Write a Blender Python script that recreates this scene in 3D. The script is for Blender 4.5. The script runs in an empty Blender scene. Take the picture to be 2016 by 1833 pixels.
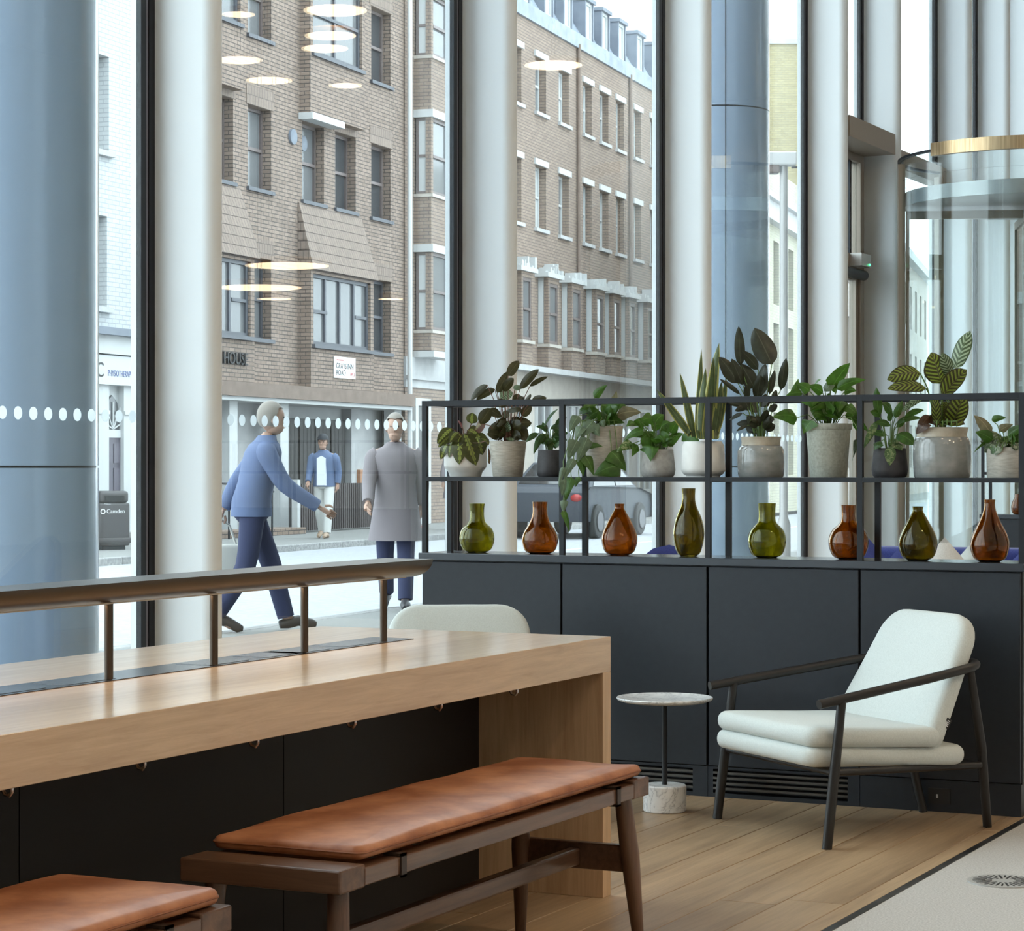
import bpy, bmesh, math, random
from mathutils import Vector, Matrix, noise

SC = bpy.context.scene
COL = SC.collection
rnd = random.Random(7)

# ------------------------------------------------------------------ camera
YAW = math.radians(26.07)
cam_d = bpy.data.cameras.new('camera')
cam_d.sensor_width = 36.0
cam_d.lens = 4600.0 / 2016.0 * 36.0
cam_d.shift_y = 2.5 / 2016.0
cam_d.clip_end = 400
cam = bpy.data.objects.new('camera', cam_d)
COL.objects.link(cam)
cam.location = (0, 0, 1.24)
cam.rotation_euler = (math.radians(90), 0, YAW)
SC.camera = cam

# ------------------------------------------------------------------ world: a bright overcast sky
W = bpy.data.worlds.new('overcast_sky')
SC.world = W
W.use_nodes = True
bg = W.node_tree.nodes['Background']
bg.inputs[0].default_value = (0.82, 0.925, 1.0, 1)
bg.inputs[1].default_value = 4.2
SC.view_settings.view_transform = 'Standard'
SC.view_settings.look = 'None'
SC.view_settings.gamma = 1.0
SC.view_settings.exposure = 0.30
SC.view_settings.use_curve_mapping = False
SC.cycles.transparent_max_bounces = 24
SC.cycles.max_bounces = 8
SC.cycles.diffuse_bounces = 3
SC.cycles.glossy_bounces = 4
SC.cycles.transmission_bounces = 7
SC.cycles.caustics_reflective = False
SC.cycles.caustics_refractive = False
SC.cycles.sample_clamp_indirect = 6.0
SC.cycles.adaptive_threshold = 0.12
SC.cycles.adaptive_min_samples = 24


# ------------------------------------------------------------------ materials
MATS = {}


def nm(name):
    m = bpy.data.materials.new(name)
    m.use_nodes = True
    nt = m.node_tree
    p = nt.nodes['Principled BSDF']
    return m, nt, p


def setp(p, col=None, rough=None, metal=None, spec=None, coat=None, trans=None, ior=None, sheen=None):
    if col is not None:
        p.inputs['Base Color'].default_value = (*col, 1)
    if rough is not None:
        p.inputs['Roughness'].default_value = rough
    if metal is not None:
        p.inputs['Metallic'].default_value = metal
    if spec is not None:
        p.inputs['Specular IOR Level'].default_value = spec
    if coat is not None:
        p.inputs['Coat Weight'].default_value = coat
        p.inputs['Coat Roughness'].default_value = 0.16
    if trans is not None:
        p.inputs['Transmission Weight'].default_value = trans
    if ior is not None:
        p.inputs['IOR'].default_value = ior
    if sheen is not None:
        p.inputs['Sheen Weight'].default_value = sheen


def plain(name, col, rough=0.5, metal=0.0, **k):
    if name in MATS:
        return MATS[name]
    m, nt, p = nm(name)
    setp(p, col, rough, metal, **k)
    MATS[name] = m
    return m


def node(nt, typ, **k):
    n = nt.nodes.new(typ)
    for a, b in k.items():
        setattr(n, a, b)
    return n


def ramp(nt, fac, stops):
    r = node(nt, 'ShaderNodeValToRGB')
    els = r.color_ramp.elements
    while len(els) > 1:
        els.remove(els[-1])
    els[0].position = stops[0][0]
    els[0].color = (*stops[0][1], 1)
    for s, c in stops[1:]:
        e = els.new(s)
        e.color = (*c, 1)
    nt.links.new(fac, r.inputs[0])
    return r.outputs[0]


def coords(nt, scale=(1, 1, 1), kind='Object', rot=(0, 0, 0)):
    tc = node(nt, 'ShaderNodeTexCoord')
    mp = node(nt, 'ShaderNodeMapping')
    mp.inputs['Scale'].default_value = scale
    mp.inputs['Rotation'].default_value = rot
    nt.links.new(tc.outputs[kind], mp.inputs['Vector'])
    return mp.outputs[0]


def noise_fac(nt, vec, scale, detail=4, rough=0.55, dist=0.0):
    n = node(nt, 'ShaderNodeTexNoise')
    n.inputs['Scale'].default_value = scale
    n.inputs['Detail'].default_value = detail
    n.inputs['Roughness'].default_value = rough
    n.inputs['Distortion'].default_value = dist
    if vec is not None:
        nt.links.new(vec, n.inputs['Vector'])
    return n.outputs['Fac']


def bump(nt, p, height, strength=0.1, dist=0.01):
    b = node(nt, 'ShaderNodeBump')
    b.inputs['Strength'].default_value = strength
    b.inputs['Distance'].default_value = dist
    nt.links.new(height, b.inputs['Height'])
    nt.links.new(b.outputs[0], p.inputs['Normal'])


def noisy(name, c1, c2, scale=20, rough=0.6, stretch=(1, 1, 1), bmp=0.0, detail=5, mid=(0.35, 0.65), metal=0.0, dist=0.0,
          bdist=0.004, kind='Object', rand=0.0, **k):
    """two-tone noise material; rand > 0 shifts brightness per object"""
    if name in MATS:
        return MATS[name]
    m, nt, p = nm(name)
    setp(p, None, rough, metal, **k)
    v = coords(nt, stretch, kind)
    if rand:
        oi = node(nt, 'ShaderNodeObjectInfo')
        ad = node(nt, 'ShaderNodeVectorMath', operation='ADD')
        ml = node(nt, 'ShaderNodeVectorMath', operation='SCALE')
        ml.inputs[3].default_value = 37.0
        cx = node(nt, 'ShaderNodeCombineXYZ')
        for i in range(3):
            nt.links.new(oi.outputs['Random'], cx.inputs[i])
        nt.links.new(cx.outputs[0], ml.inputs[0])
        nt.links.new(v, ad.inputs[0])
        nt.links.new(ml.outputs[0], ad.inputs[1])
        v = ad.outputs[0]
    f = noise_fac(nt, v, scale, detail, 0.6, dist)
    c = ramp(nt, f, [(mid[0], c1), (mid[1], c2)])
    if rand:
        hs = node(nt, 'ShaderNodeHueSaturation')
        mr = node(nt, 'ShaderNodeMapRange')
        mr.inputs[3].default_value = 1 - rand
        mr.inputs[4].default_value = 1 + rand
        nt.links.new(oi.outputs['Random'], mr.inputs[0])
        nt.links.new(mr.outputs[0], hs.inputs['Value'])
        nt.links.new(c, hs.inputs['Color'])
        c = hs.outputs[0]
    nt.links.new(c, p.inputs['Base Color'])
    if bmp:
        bump(nt, p, f, bmp, bdist)
    MATS[name] = m
    return m


def brick_mat(name, c1, c2, mortar, bw=0.225, bh=0.075, ms=0.012, dirt=0.15):
    if name in MATS:
        return MATS[name]
    m, nt, p = nm(name)
    setp(p, None, 0.85)
    tc = node(nt, 'ShaderNodeTexCoord')
    sx = node(nt, 'ShaderNodeSeparateXYZ')
    nt.links.new(tc.outputs['Object'], sx.inputs[0])
    ad = node(nt, 'ShaderNodeMath', operation='ADD')
    nt.links.new(sx.outputs[0], ad.inputs[0])
    nt.links.new(sx.outputs[1], ad.inputs[1])
    cx = node(nt, 'ShaderNodeCombineXYZ')
    nt.links.new(ad.outputs[0], cx.inputs[0])
    nt.links.new(sx.outputs[2], cx.inputs[1])
    b = node(nt, 'ShaderNodeTexBrick')
    b.inputs['Scale'].default_value = 1.0
    b.inputs['Brick Width'].default_value = bw
    b.inputs['Row Height'].default_value = bh
    b.inputs['Mortar Size'].default_value = ms
    b.inputs['Mortar Smooth'].default_value = 0.2
    b.inputs['Color1'].default_value = (*c1, 1)
    b.inputs['Color2'].default_value = (*c2, 1)
    b.inputs['Mortar'].default_value = (*mortar, 1)
    nt.links.new(cx.outputs[0], b.inputs['Vector'])
    f = noise_fac(nt, tc.outputs['Object'], 0.7, 4)
    hs = node(nt, 'ShaderNodeHueSaturation')
    mr = node(nt, 'ShaderNodeMapRange')
    mr.inputs[3].default_value = 1 - dirt
    mr.inputs[4].default_value = 1 + dirt
    nt.links.new(f, mr.inputs[0])
    nt.links.new(mr.outputs[0], hs.inputs['Value'])
    nt.links.new(b.outputs[0], hs.inputs['Color'])
    nt.links.new(hs.outputs[0], p.inputs['Base Color'])
    bump(nt, p, b.outputs['Fac'], -0.3, 0.01)
    MATS[name] = m
    return m


def wood_mat(name, c1, c2, axis='Y', rough=0.4, fine=60, rand=0.0, spec=0.5, coat=0.0, bmp=0.03):
    s = {'X': (0.06, 1, 1), 'Y': (1, 0.06, 1), 'Z': (1, 1, 0.06)}[axis]
    if name in MATS:
        return MATS[name]
    m, nt, p = nm(name)
    setp(p, None, rough, spec=spec, coat=coat)
    v = coords(nt, s)
    if rand:
        oi = node(nt, 'ShaderNodeObjectInfo')
        cx = node(nt, 'ShaderNodeCombineXYZ')
        ml = node(nt, 'ShaderNodeMath', operation='MULTIPLY')
        ml.inputs[1].default_value = 53.0
        nt.links.new(oi.outputs['Random'], ml.inputs[0])
        for i in range(3):
            nt.links.new(ml.outputs[0], cx.inputs[i])
        ad = node(nt, 'ShaderNodeVectorMath', operation='ADD')
        nt.links.new(v, ad.inputs[0])
        nt.links.new(cx.outputs[0], ad.inputs[1])
        v = ad.outputs[0]
    f1 = noise_fac(nt, v, fine, 6, 0.65, 0.6)
    f2 = noise_fac(nt, v, fine * 0.12, 3, 0.5, 1.2)
    mx = node(nt, 'ShaderNodeMath', operation='ADD')
    nt.links.new(f1, mx.inputs[0])
    nt.links.new(f2, mx.inputs[1])
    hf = node(nt, 'ShaderNodeMath', operation='MULTIPLY')
    hf.inputs[1].default_value = 0.5
    nt.links.new(mx.outputs[0], hf.inputs[0])
    c = ramp(nt, hf.outputs[0], [(0.34, tuple(q * 0.86 for q in c1)), (0.62, c2)])
    if rand:
        hs = node(nt, 'ShaderNodeHueSaturation')
        mr = node(nt, 'ShaderNodeMapRange')
        mr.inputs[3].default_value = 1 - rand
        mr.inputs[4].default_value = 1 + rand
        nt.links.new(oi.outputs['Random'], mr.inputs[0])
        nt.links.new(mr.outputs[0], hs.inputs['Value'])
        nt.links.new(c, hs.inputs['Color'])
        c = hs.outputs[0]
    nt.links.new(c, p.inputs['Base Color'])
    if bmp:
        bump(nt, p, f1, bmp, 0.003)
    MATS[name] = m
    return m


def pane_mat(name='clear_pane', tint=(0.93, 0.965, 0.96), ior=1.5, wavy=0.0):
    if name in MATS:
        return MATS[name]
    m = bpy.data.materials.new(name)
    m.use_nodes = True
    nt = m.node_tree
    nt.nodes.clear()
    out = node(nt, 'ShaderNodeOutputMaterial')
    mix = node(nt, 'ShaderNodeMixShader')
    tr = node(nt, 'ShaderNodeBsdfTransparent')
    tr.inputs[0].default_value = (*tint, 1)
    gl = node(nt, 'ShaderNodeBsdfGlossy')
    gl.inputs['Roughness'].default_value = 0.0
    fr = node(nt, 'ShaderNodeFresnel')
    ge = node(nt, 'ShaderNodeNewGeometry')      # the far face of the sheet meets air too: same Fresnel on both faces
    mr = node(nt, 'ShaderNodeMapRange')
    mr.inputs[3].default_value = ior
    mr.inputs[4].default_value = 1.0 / ior
    nt.links.new(ge.outputs['Backfacing'], mr.inputs[0])
    nt.links.new(mr.outputs[0], fr.inputs['IOR'])
    nt.links.new(fr.outputs[0], mix.inputs[0])
    nt.links.new(tr.outputs[0], mix.inputs[1])
    nt.links.new(gl.outputs[0], mix.inputs[2])
    nt.links.new(mix.outputs[0], out.inputs[0])
    MATS[name] = m
    return m


def emit_mat(name, col, strength):
    if name in MATS:
        return MATS[name]
    m = bpy.data.materials.new(name)
    m.use_nodes = True
    nt = m.node_tree
    nt.nodes.clear()
    out = node(nt, 'ShaderNodeOutputMaterial')
    e = node(nt, 'ShaderNodeEmission')
    e.inputs[0].default_value = (*col, 1)
    e.inputs[1].default_value = strength
    nt.links.new(e.outputs[0], out.inputs[0])
    MATS[name] = m
    return m


# ------------------------------------------------------------------ mesh helpers
class MB:
    def __init__(s):
        s.bm = bmesh.new()

    def box(s, x0, x1, y0, y1, z0, z1):
        r = bmesh.ops.create_cube(s.bm, size=1.0)
        for v in r['verts']:
            v.co = Vector((x0 + (v.co.x + .5) * (x1 - x0), y0 + (v.co.y + .5) * (y1 - y0), z0 + (v.co.z + .5) * (z1 - z0)))
        return s

    def loops(s, rings, closed=True, cap=True):
        """rings: list of lists of points with equal counts; skins them together"""
        vs = [[s.bm.verts.new(p) for p in r] for r in rings]
        n = len(vs[0])
        for a, b in zip(vs, vs[1:]):
            for i in range(n if closed else n - 1):
                j = (i + 1) % n
                s.bm.faces.new((a[i], a[j], b[j], b[i]))
        if cap and closed:
            s.bm.faces.new(list(reversed(vs[0])))
            s.bm.faces.new(vs[-1])
        return s

    def tube(s, pts, rad, n=12, flat=1.0):
        pts = [Vector(p) for p in pts]
        if not hasattr(rad, '__len__'):
            rad = [rad] * len(pts)
        rings = []
        t0 = (pts[1] - pts[0]).normalized()
        ref = Vector((0, 0, 1)) if abs(t0.z) < 0.9 else Vector((1, 0, 0))
        u = t0.cross(ref).normalized()
        for i, p in enumerate(pts):
            if i == 0:
                t = pts[1] - pts[0]
            elif i == len(pts) - 1:
                t = pts[-1] - pts[-2]
            else:
                t = (pts[i + 1] - pts[i]).normalized() + (pts[i] - pts[i - 1]).normalized()
            t.normalize()
            u = (u - t * u.dot(t)).normalized()
            w = t.cross(u)
            rings.append([p + (u * math.cos(a) + w * math.sin(a) * flat) * rad[i]
                          for a in [2 * math.pi * k / n for k in range(n)]])
        return s.loops(rings)

    def lathe(s, prof, n=32, c=(0, 0, 0), cap=True):
        rings = [[(c[0] + r * math.cos(2 * math.pi * k / n), c[1] + r * math.sin(2 * math.pi * k / n), c[2] + z)
                  for k in range(n)] for r, z in prof]
        return s.loops(rings, cap=cap)

    def prism(s, poly, a0, a1, axis='Z'):
        def P(p, a):
            return {'Z': (p[0], p[1], a), 'Y': (p[0], a, p[1]), 'X': (a, p[0], p[1])}[axis]
        return s.loops([[P(p, a0) for p in poly], [P(p, a1) for p in poly]])

    def ball(s, c, r, sub=2):
        q = bmesh.ops.create_icosphere(s.bm, subdivisions=sub, radius=1.0)
        for v in q['verts']:
            if hasattr(r, '__len__'):
                v.co = Vector((c[0] + v.co.x * r[0], c[1] + v.co.y * r[1], c[2] + v.co.z * r[2]))
            else:
                v.co = Vector(c) + v.co * r
        return s

    def xform(s, M):
        bmesh.ops.transform(s.bm, matrix=M, verts=s.bm.verts)
        return s

    def bevel(s, w, seg=2, ang=30):
        es = [e for e in s.bm.edges if len(e.link_faces) == 2 and e.calc_face_angle(0) > math.radians(ang)]
        bmesh.ops.bevel(s.bm, geom=es, offset=w, segments=seg, affect='EDGES', profile=0.5, clamp_overlap=True)
        return s

    def data(s, name, mat=None, smooth=False, auto=None):
        bmesh.ops.recalc_face_normals(s.bm, faces=s.bm.faces)
        me = bpy.data.meshes.new(name)
        if smooth:
            for f in s.bm.faces:
                f.smooth = True
            if auto:
                for e in s.bm.edges:
                    if len(e.link_faces) == 2 and e.calc_face_angle(0) > math.radians(auto):
                        e.smooth = False
        s.bm.to_mesh(me)
        s.bm.free()
        if mat:
            me.materials.append(mat)
        return me

    def obj(s, name, mat, parent=None, loc=(0, 0, 0), rot=(0, 0, 0), smooth=False, auto=35):
        return link(name, s.data(name, mat, smooth, auto), parent, loc, rot)


def link(name, data, parent=None, loc=(0, 0, 0), rot=(0, 0, 0)):
    o = bpy.data.objects.new(name, data)
    COL.objects.link(o)
    o.location = loc
    o.rotation_euler = rot
    if parent is not None:
        o.parent = parent
    return o


def tag(o, label=None, cat=None, group=None, kind=None):
    if label:
        o['label'] = label
    if cat:
        o['category'] = cat
    if group:
        o['group'] = group
    if kind:
        o['kind'] = kind
    return o


def thing(name, label, cat, loc=(0, 0, 0), rz=0.0, group=None):
    o = link(name, None, None, loc, (0, 0, rz))
    o.empty_display_size = 0.1
    return tag(o, label, cat, group)


def struct(name, label=None, loc=(0, 0, 0), rz=0.0):
    o = link(name, None, None, loc, (0, 0, rz))
    o.empty_display_size = 0.1
    o['kind'] = 'structure'
    if label:
        o['label'] = label
    return o


def copy_tree(o, parent=None):
    c = o.copy()
    COL.objects.link(c)
    c.parent = parent
    for ch in list(o.children):
        copy_tree(ch, c)
    return c


def rrect(pts, r, seg=6):
    """rounded convex polygon; r may be a list of radii"""
    n = len(pts)
    out = []
    for i in range(n):
        p = Vector(pts[i]).to_2d()
        a = (Vector(pts[i - 1]).to_2d() - p).normalized()
        b = (Vector(pts[(i + 1) % n]).to_2d() - p).normalized()
        rr = r[i] if hasattr(r, '__len__') else r
        half = a.angle(b) / 2
        d = rr / math.tan(half)
        c = p + (a + b).normalized() * (rr / math.sin(half))
        s0 = p + a * d - c
        s1 = p + b * d - c
        a0 = math.atan2(s0.y, s0.x)
        a1 = math.atan2(s1.y, s1.x)
        da = (a1 - a0 + math.pi) % (2 * math.pi) - math.pi
        for k in range(seg + 1):
            t = a0 + da * k / seg
            out.append((c.x + rr * math.cos(t), c.y + rr * math.sin(t)))
    return out


def densify(poly, step):
    out = []
    n = len(poly)
    for i in range(n):
        a, b = Vector(poly[i]), Vector(poly[(i + 1) % n])
        k = max(1, int((b - a).length / step))
        for j in range(k):
            q = a.lerp(b, j / k)
            out.append((q.x, q.y))
    return out


def inset(poly, d):
    n = len(poly)
    out = []
    area = sum(poly[i][0] * poly[(i + 1) % n][1] - poly[(i + 1) % n][0] * poly[i][1] for i in range(n))
    sg = 1 if area > 0 else -1
    for i in range(n):
        a, p, b = Vector(poly[i - 1]), Vector(poly[i]), Vector(poly[(i + 1) % n])
        e1 = (p - a).normalized() if (p - a).length > 1e-9 else Vector((1, 0))
        e2 = (b - p).normalized() if (b - p).length > 1e-9 else e1
        t = (e1 + e2).normalized()
        nn = Vector((-t.y, t.x)) * sg
        q = p + nn * d
        out.append((q.x, q.y))
    return out


def pillow(mb, poly, t, r, dome=0.0, wob=0.0, seed=0, seg=5):
    """cushion slab lying in XY, z from 0 to t, rounded rim radius r, domed faces"""
    prof = []
    for k in range(seg + 1):
        a = math.pi / 2 * k / seg
        prof.append((r * (1 - math.sin(a)), r * (1 - math.cos(a))))
    lev = prof + [(i, t - z) for i, z in reversed(prof)]
    rings = []
    for i, z in lev:
        rings.append([(p[0], p[1], z) for p in inset(poly, i)])
    cx = sum(p[0] for p in poly) / len(poly)
    cy = sum(p[1] for p in poly) / len(poly)

    def shrink(ring, f, z):
        return [(cx + (p[0] - cx) * f, cy + (p[1] - cy) * f, z) for p in ring]
    top = rings[-1]
    bot = rings[0]
    for f, g in ((0.93, .45), (0.82, .75), (0.6, .95), (0.3, 1.0), (0.05, 1.0)):
        rings.append(shrink(top, f, t + dome * g))
        rings.insert(0, shrink(bot, f, -0.0 - dome * 0.15 * g))
    if wob:
        rings = [[(p[0] + wob * .4 * noise.noise(Vector((p[0] * 7, p[1] * 7, seed + 9))),
                   p[1] + wob * .4 * noise.noise(Vector((p[0] * 7, p[1] * 7, seed + 5))),
                   p[2] + (wob * noise.noise(Vector((p[0] * 6, p[1] * 4, seed))) if p[2] > t * .5 else 0)) for p in R] for R in rings]
    return mb.loops(rings)


def text_part(name, body, size, mat, parent, loc, rot, align='LEFT', extrude=0.002, sx=1.0):
    cu = bpy.data.curves.new(name, 'FONT')
    cu.body = body
    cu.size = size
    cu.extrude = extrude
    cu.align_x = align
    tmp = bpy.data.objects.new(name, cu)
    COL.objects.link(tmp)
    bpy.context.view_layer.update()
    me = bpy.data.meshes.new_from_object(tmp.evaluated_get(bpy.context.evaluated_depsgraph_get()))
    bpy.data.objects.remove(tmp)
    for v in me.vertices:
        v.co.x *= sx
    me.materials.clear()
    me.materials.append(mat)
    return link(name, me, parent, loc, rot)


# colours
M_FIN = plain('white_powder_coat', (0.79, 0.83, 0.855), 0.45)
M_DARK = plain('charcoal_steel', (0.009, 0.011, 0.015), 0.42, spec=0.35)
M_DARKMUL = plain('anthracite_aluminium', (0.012, 0.015, 0.021), 0.4, spec=0.35)
M_GASKET = plain('grey_gasket', (0.20, 0.19, 0.22), 0.5)
M_CAB = noisy('charcoal_laminate', (0.014, 0.018, 0.025), (0.017, 0.0215, 0.029), 30, 0.42, bmp=0.02, spec=0.4)
M_BLACKPANEL = plain('black_laminate', (0.008, 0.008, 0.009), 0.5, spec=0.3)
M_OAK = wood_mat('pale_oak_veneer', (0.52, 0.33, 0.185), (0.66, 0.45, 0.27), 'Y', 0.34, 70, spec=0.6, coat=0.8)
M_OAKZ = wood_mat('pale_oak_upright', (0.52, 0.33, 0.185), (0.66, 0.45, 0.27), 'Z', 0.42, 70)
M_PLANK = wood_mat('oak_plank', (0.31, 0.20, 0.112), (0.48, 0.335, 0.20), 'Y', 0.38, 36, rand=0.10, bmp=0.06)
M_WALNUT = wood_mat('walnut', (0.060, 0.028, 0.016), (0.17, 0.085, 0.047), 'Y', 0.30, 55, coat=0.3)
M_WALNUTZ = wood_mat('walnut_upright', (0.060, 0.028, 0.016), (0.17, 0.085, 0.047), 'Z', 0.38, 55)
M_LEATHER = noisy('tan_leather', (0.30, 0.095, 0.035), (0.55, 0.225, 0.10), 6.0, 0.40, bmp=0.06, detail=8, mid=(0.38, 0.62))
M_STRAP = plain('brown_strap', (0.035, 0.022, 0.016), 0.5)
M_BRONZE = plain('dark_bronze', (0.075, 0.058, 0.045), 0.32, 0.85)
M_STRIP = plain('brushed_gunmetal', (0.10, 0.10, 0.11), 0.22, 0.9)
M_GREYWOOD = plain('blackened_ash', (0.014, 0.012, 0.0115), 0.42, spec=0.4)
M_CHROME = plain('chrome', (0.6, 0.6, 0.6), 0.2, 1.0)
M_WHITEPAINT = plain('white_paint', (0.80, 0.80, 0.79), 0.6)
M_CEIL = plain('ceiling_white', (0.80, 0.78, 0.75), 0.8)
M_SOIL = noisy('potting_soil', (0.02, 0.013, 0.008), (0.06, 0.04, 0.025), 60, 0.95, bmp=0.5)
M_PANE = pane_mat()
M_DOT, _nt, _p = nm('frosted_vinyl_dot')
setp(_p, (0.80, 0.84, 0.86), 0.6)
_tl = node(_nt, 'ShaderNodeBsdfTranslucent')
_tl.inputs[0].default_value = (0.86, 0.90, 0.92, 1)
_mx = node(_nt, 'ShaderNodeMixShader')
_mx.inputs[0].default_value = 0.75
_nt.links.new(_p.outputs[0], _mx.inputs[1])
_nt.links.new(_tl.outputs[0], _mx.inputs[2])
_nt.links.new(_mx.outputs[0], _nt.nodes['Material Output'].inputs[0])
M_MARBLE = None


def fabric_mat(name, c1, c2):
    if name in MATS:
        return MATS[name]
    m, nt, p = nm(name)
    setp(p, None, 0.9, sheen=0.15)
    v = coords(nt, (1, 1, 1))
    vx = coords(nt, (700, 160, 160))
    vy = coords(nt, (160, 700, 700))
    a = noise_fac(nt, vx, 1.0, 2)
    b = noise_fac(nt, vy, 1.0, 2)
    ad = node(nt, 'ShaderNodeMath', operation='ADD')
    nt.links.new(a, ad.inputs[0])
    nt.links.new(b, ad.inputs[1])
    hf = node(nt, 'ShaderNodeMath', operation='MULTIPLY')
    hf.inputs[1].default_value = 0.5
    nt.links.new(ad.outputs[0], hf.inputs[0])
    c = ramp(nt, hf.outputs[0], [(0.38, c1), (0.6, c2)])
    nt.links.new(c, p.inputs['Base Color'])
    bump(nt, p, hf.outputs[0], 0.25, 0.002)
    MATS[name] = m
    return m


M_FABRIC = fabric_mat('pale_sage_fabric', (0.54, 0.57, 0.545), (0.63, 0.66, 0.635))
M_FABRIC2 = fabric_mat('darker_sage_fabric', (0.49, 0.52, 0.495), (0.57, 0.60, 0.575))  # sage darkened to hold the second chair's shade; also on one grey cushion
M_BLUE = fabric_mat('navy_blue_velvet', (0.016, 0.024, 0.13), (0.035, 0.048, 0.21))
M_CREAM = fabric_mat('oatmeal_fabric', (0.52, 0.50, 0.47), (0.66, 0.64, 0.60))


def marble_mat():
    m, nt, p = nm('white_marble')
    setp(p, None, 0.3)
    v = coords(nt)
    w = noise_fac(nt, v, 9, 8, 0.65, 1.6)
    c = ramp(nt, w, [(0.40, (0.84, 0.83, 0.82)), (0.485, (0.78, 0.77, 0.76)), (0.505, (0.42, 0.42, 0.43)), (0.53, (0.74, 0.73, 0.72)), (0.62, (0.82, 0.81, 0.79))])
    nt.links.new(c, p.inputs['Base Color'])
    return m


M_MARBLE = marble_mat()

# ================================================================== the room
GX = -6.42                      # glazing line
FINY = [-10.02, -6.83, -3.64, -0.45, 2.74, 5.93, 9.12, 12.31, 15.50, 18.66, 20.20, 22.62, 24.15, 25.15, 28.4, 31.6, 34.8, 38.0]
CEIL_Z = 7.9
RX1, RY0, RY1 = 10.5, -10.0, 40.0

# --- oak floor: planks one by one
fl = struct('floor', 'wide oak plank floor under table, chairs and divider')
M_SUB = plain('floor_joint', (0.10, 0.06, 0.035), 0.8)
MB().box(GX, -2.002, RY0, RY1, -0.2, -0.012).obj('subfloor', M_SUB, fl)
edges = [-2.002, -2.063] + [-2.063 - 0.1725 * i for i in range(1, 26)]
edges[-1] = GX + 0.02
seg_meshes = {}
for i in range(len(edges) - 1):
    x1, x0 = edges[i], edges[i + 1]
    if x0 > x1:
        continue
    w = x1 - x0
    cuts = [1.2]
    y = 1.2 - rnd.uniform(0, 1.2)
    cuts = [y]
    if i == 1:
        cuts = [0.2, 2.1, 4.2, 6.36, 8.5]
    if i == 2:
        cuts = [1.0, 3.1, 4.6, 6.27, 8.6]
    if i == 3:
        cuts = [0.6, 2.4, 4.35, 6.22 - 2.3, 9.2]
        cuts = [0.6, 2.4, 4.0, 9.0]
    y = cuts[-1]
    while y < 27:
        y += rnd.uniform(2.0, 3.2)
        cuts.append(y)
    for a, b in zip(cuts, cuts[1:]):
        hw, hl = w / 2 - 0.0011, (b - a) / 2 - 0.0009
        key = (round(hw, 4), round(hl, 3))
        if key not in seg_meshes:
            mb = MB().box(-hw, hw, -hl, hl, -0.012, 0)
            mb.bevel(0.0015, 1)
            seg_meshes[key] = mb.data('plank', M_PLANK)
        link('plank', seg_meshes[key], fl, ((x0 + x1) / 2, (a + b) / 2, 0))
# metal trim and the stone floor beyond
tr = tag(MB().box(-2.0, -1.975, RY0, RY1, -0.15, 0.0015).obj('trim_1', noisy('worn_steel', (0.03, 0.03, 0.032), (0.16, 0.16, 0.16), 9, 0.35, (1, 0.4, 1), metal=0.6, mid=(.45, .75)), None), kind='structure')
tr['label'] = 'thin dark metal strip between oak planks and stone floor'


def terrazzo():
    m, nt, p = nm('grey_terrazzo')
    setp(p, None, 0.55)
    v = coords(nt)
    f = noise_fac(nt, v, 170, 5, 0.7)
    c = ramp(nt, f, [(0.33, (0.36, 0.345, 0.325)), (0.5, (0.52, 0.50, 0.475)), (0.68, (0.68, 0.66, 0.63))])
    vo = node(nt, 'ShaderNodeTexVoronoi')
    vo.inputs['Scale'].default_value = 60
    nt.links.new(v, vo.inputs['Vector'])
    f2 = ramp(nt, vo.outputs['Distance'], [(0.05, (0.55, 0.55, 0.55)), (0.16, (1, 1, 1))])
    mx = node(nt, 'ShaderNodeMix', data_type='RGBA', blend_type='MULTIPLY')
    mx.inputs[0].default_value = 0.35
    nt.links.new(c, mx.inputs[6])
    nt.links.new(f2, mx.inputs[7])
    nt.links.new(mx.outputs[2], p.inputs['Base Color'])
    return m


sf = tag(MB().box(-1.975, RX1, RY0, RY1, -0.2, 0).obj('floor', terrazzo(), None), 'speckled grey stone floor right of the metal strip', kind='structure')

# round floor outlet cover
oc = thing('floor_outlet_cover', 'round slotted metal floor outlet cover in the stone floor', 'floor outlet', (-1.748, 6.915, 0.0))
M_OUT = plain('stainless', (0.50, 0.49, 0.47), 0.45, 0.3)
MB().lathe([(0.0, 0.0), (0.108, 0.0), (0.108, 0.0035), (0.10, 0.004), (0.0, 0.004)], 48).obj('cover_plate', M_OUT, oc, smooth=True)
sl = MB().box(0.035, 0.092, -0.0032, 0.0032, 0.0036, 0.0046).data('slot', plain('slot_black', (0.01, 0.01, 0.01), 0.6))
sl2 = MB().box(0.055, 0.092, -0.0026, 0.0026, 0.0036, 0.0046).data('slot', MATS['slot_black'])
for k in range(32):
    link('slot', sl if k % 2 == 0 else sl2, oc, (0, 0, 0), (0, 0, 2 * math.pi * k / 32))

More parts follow.
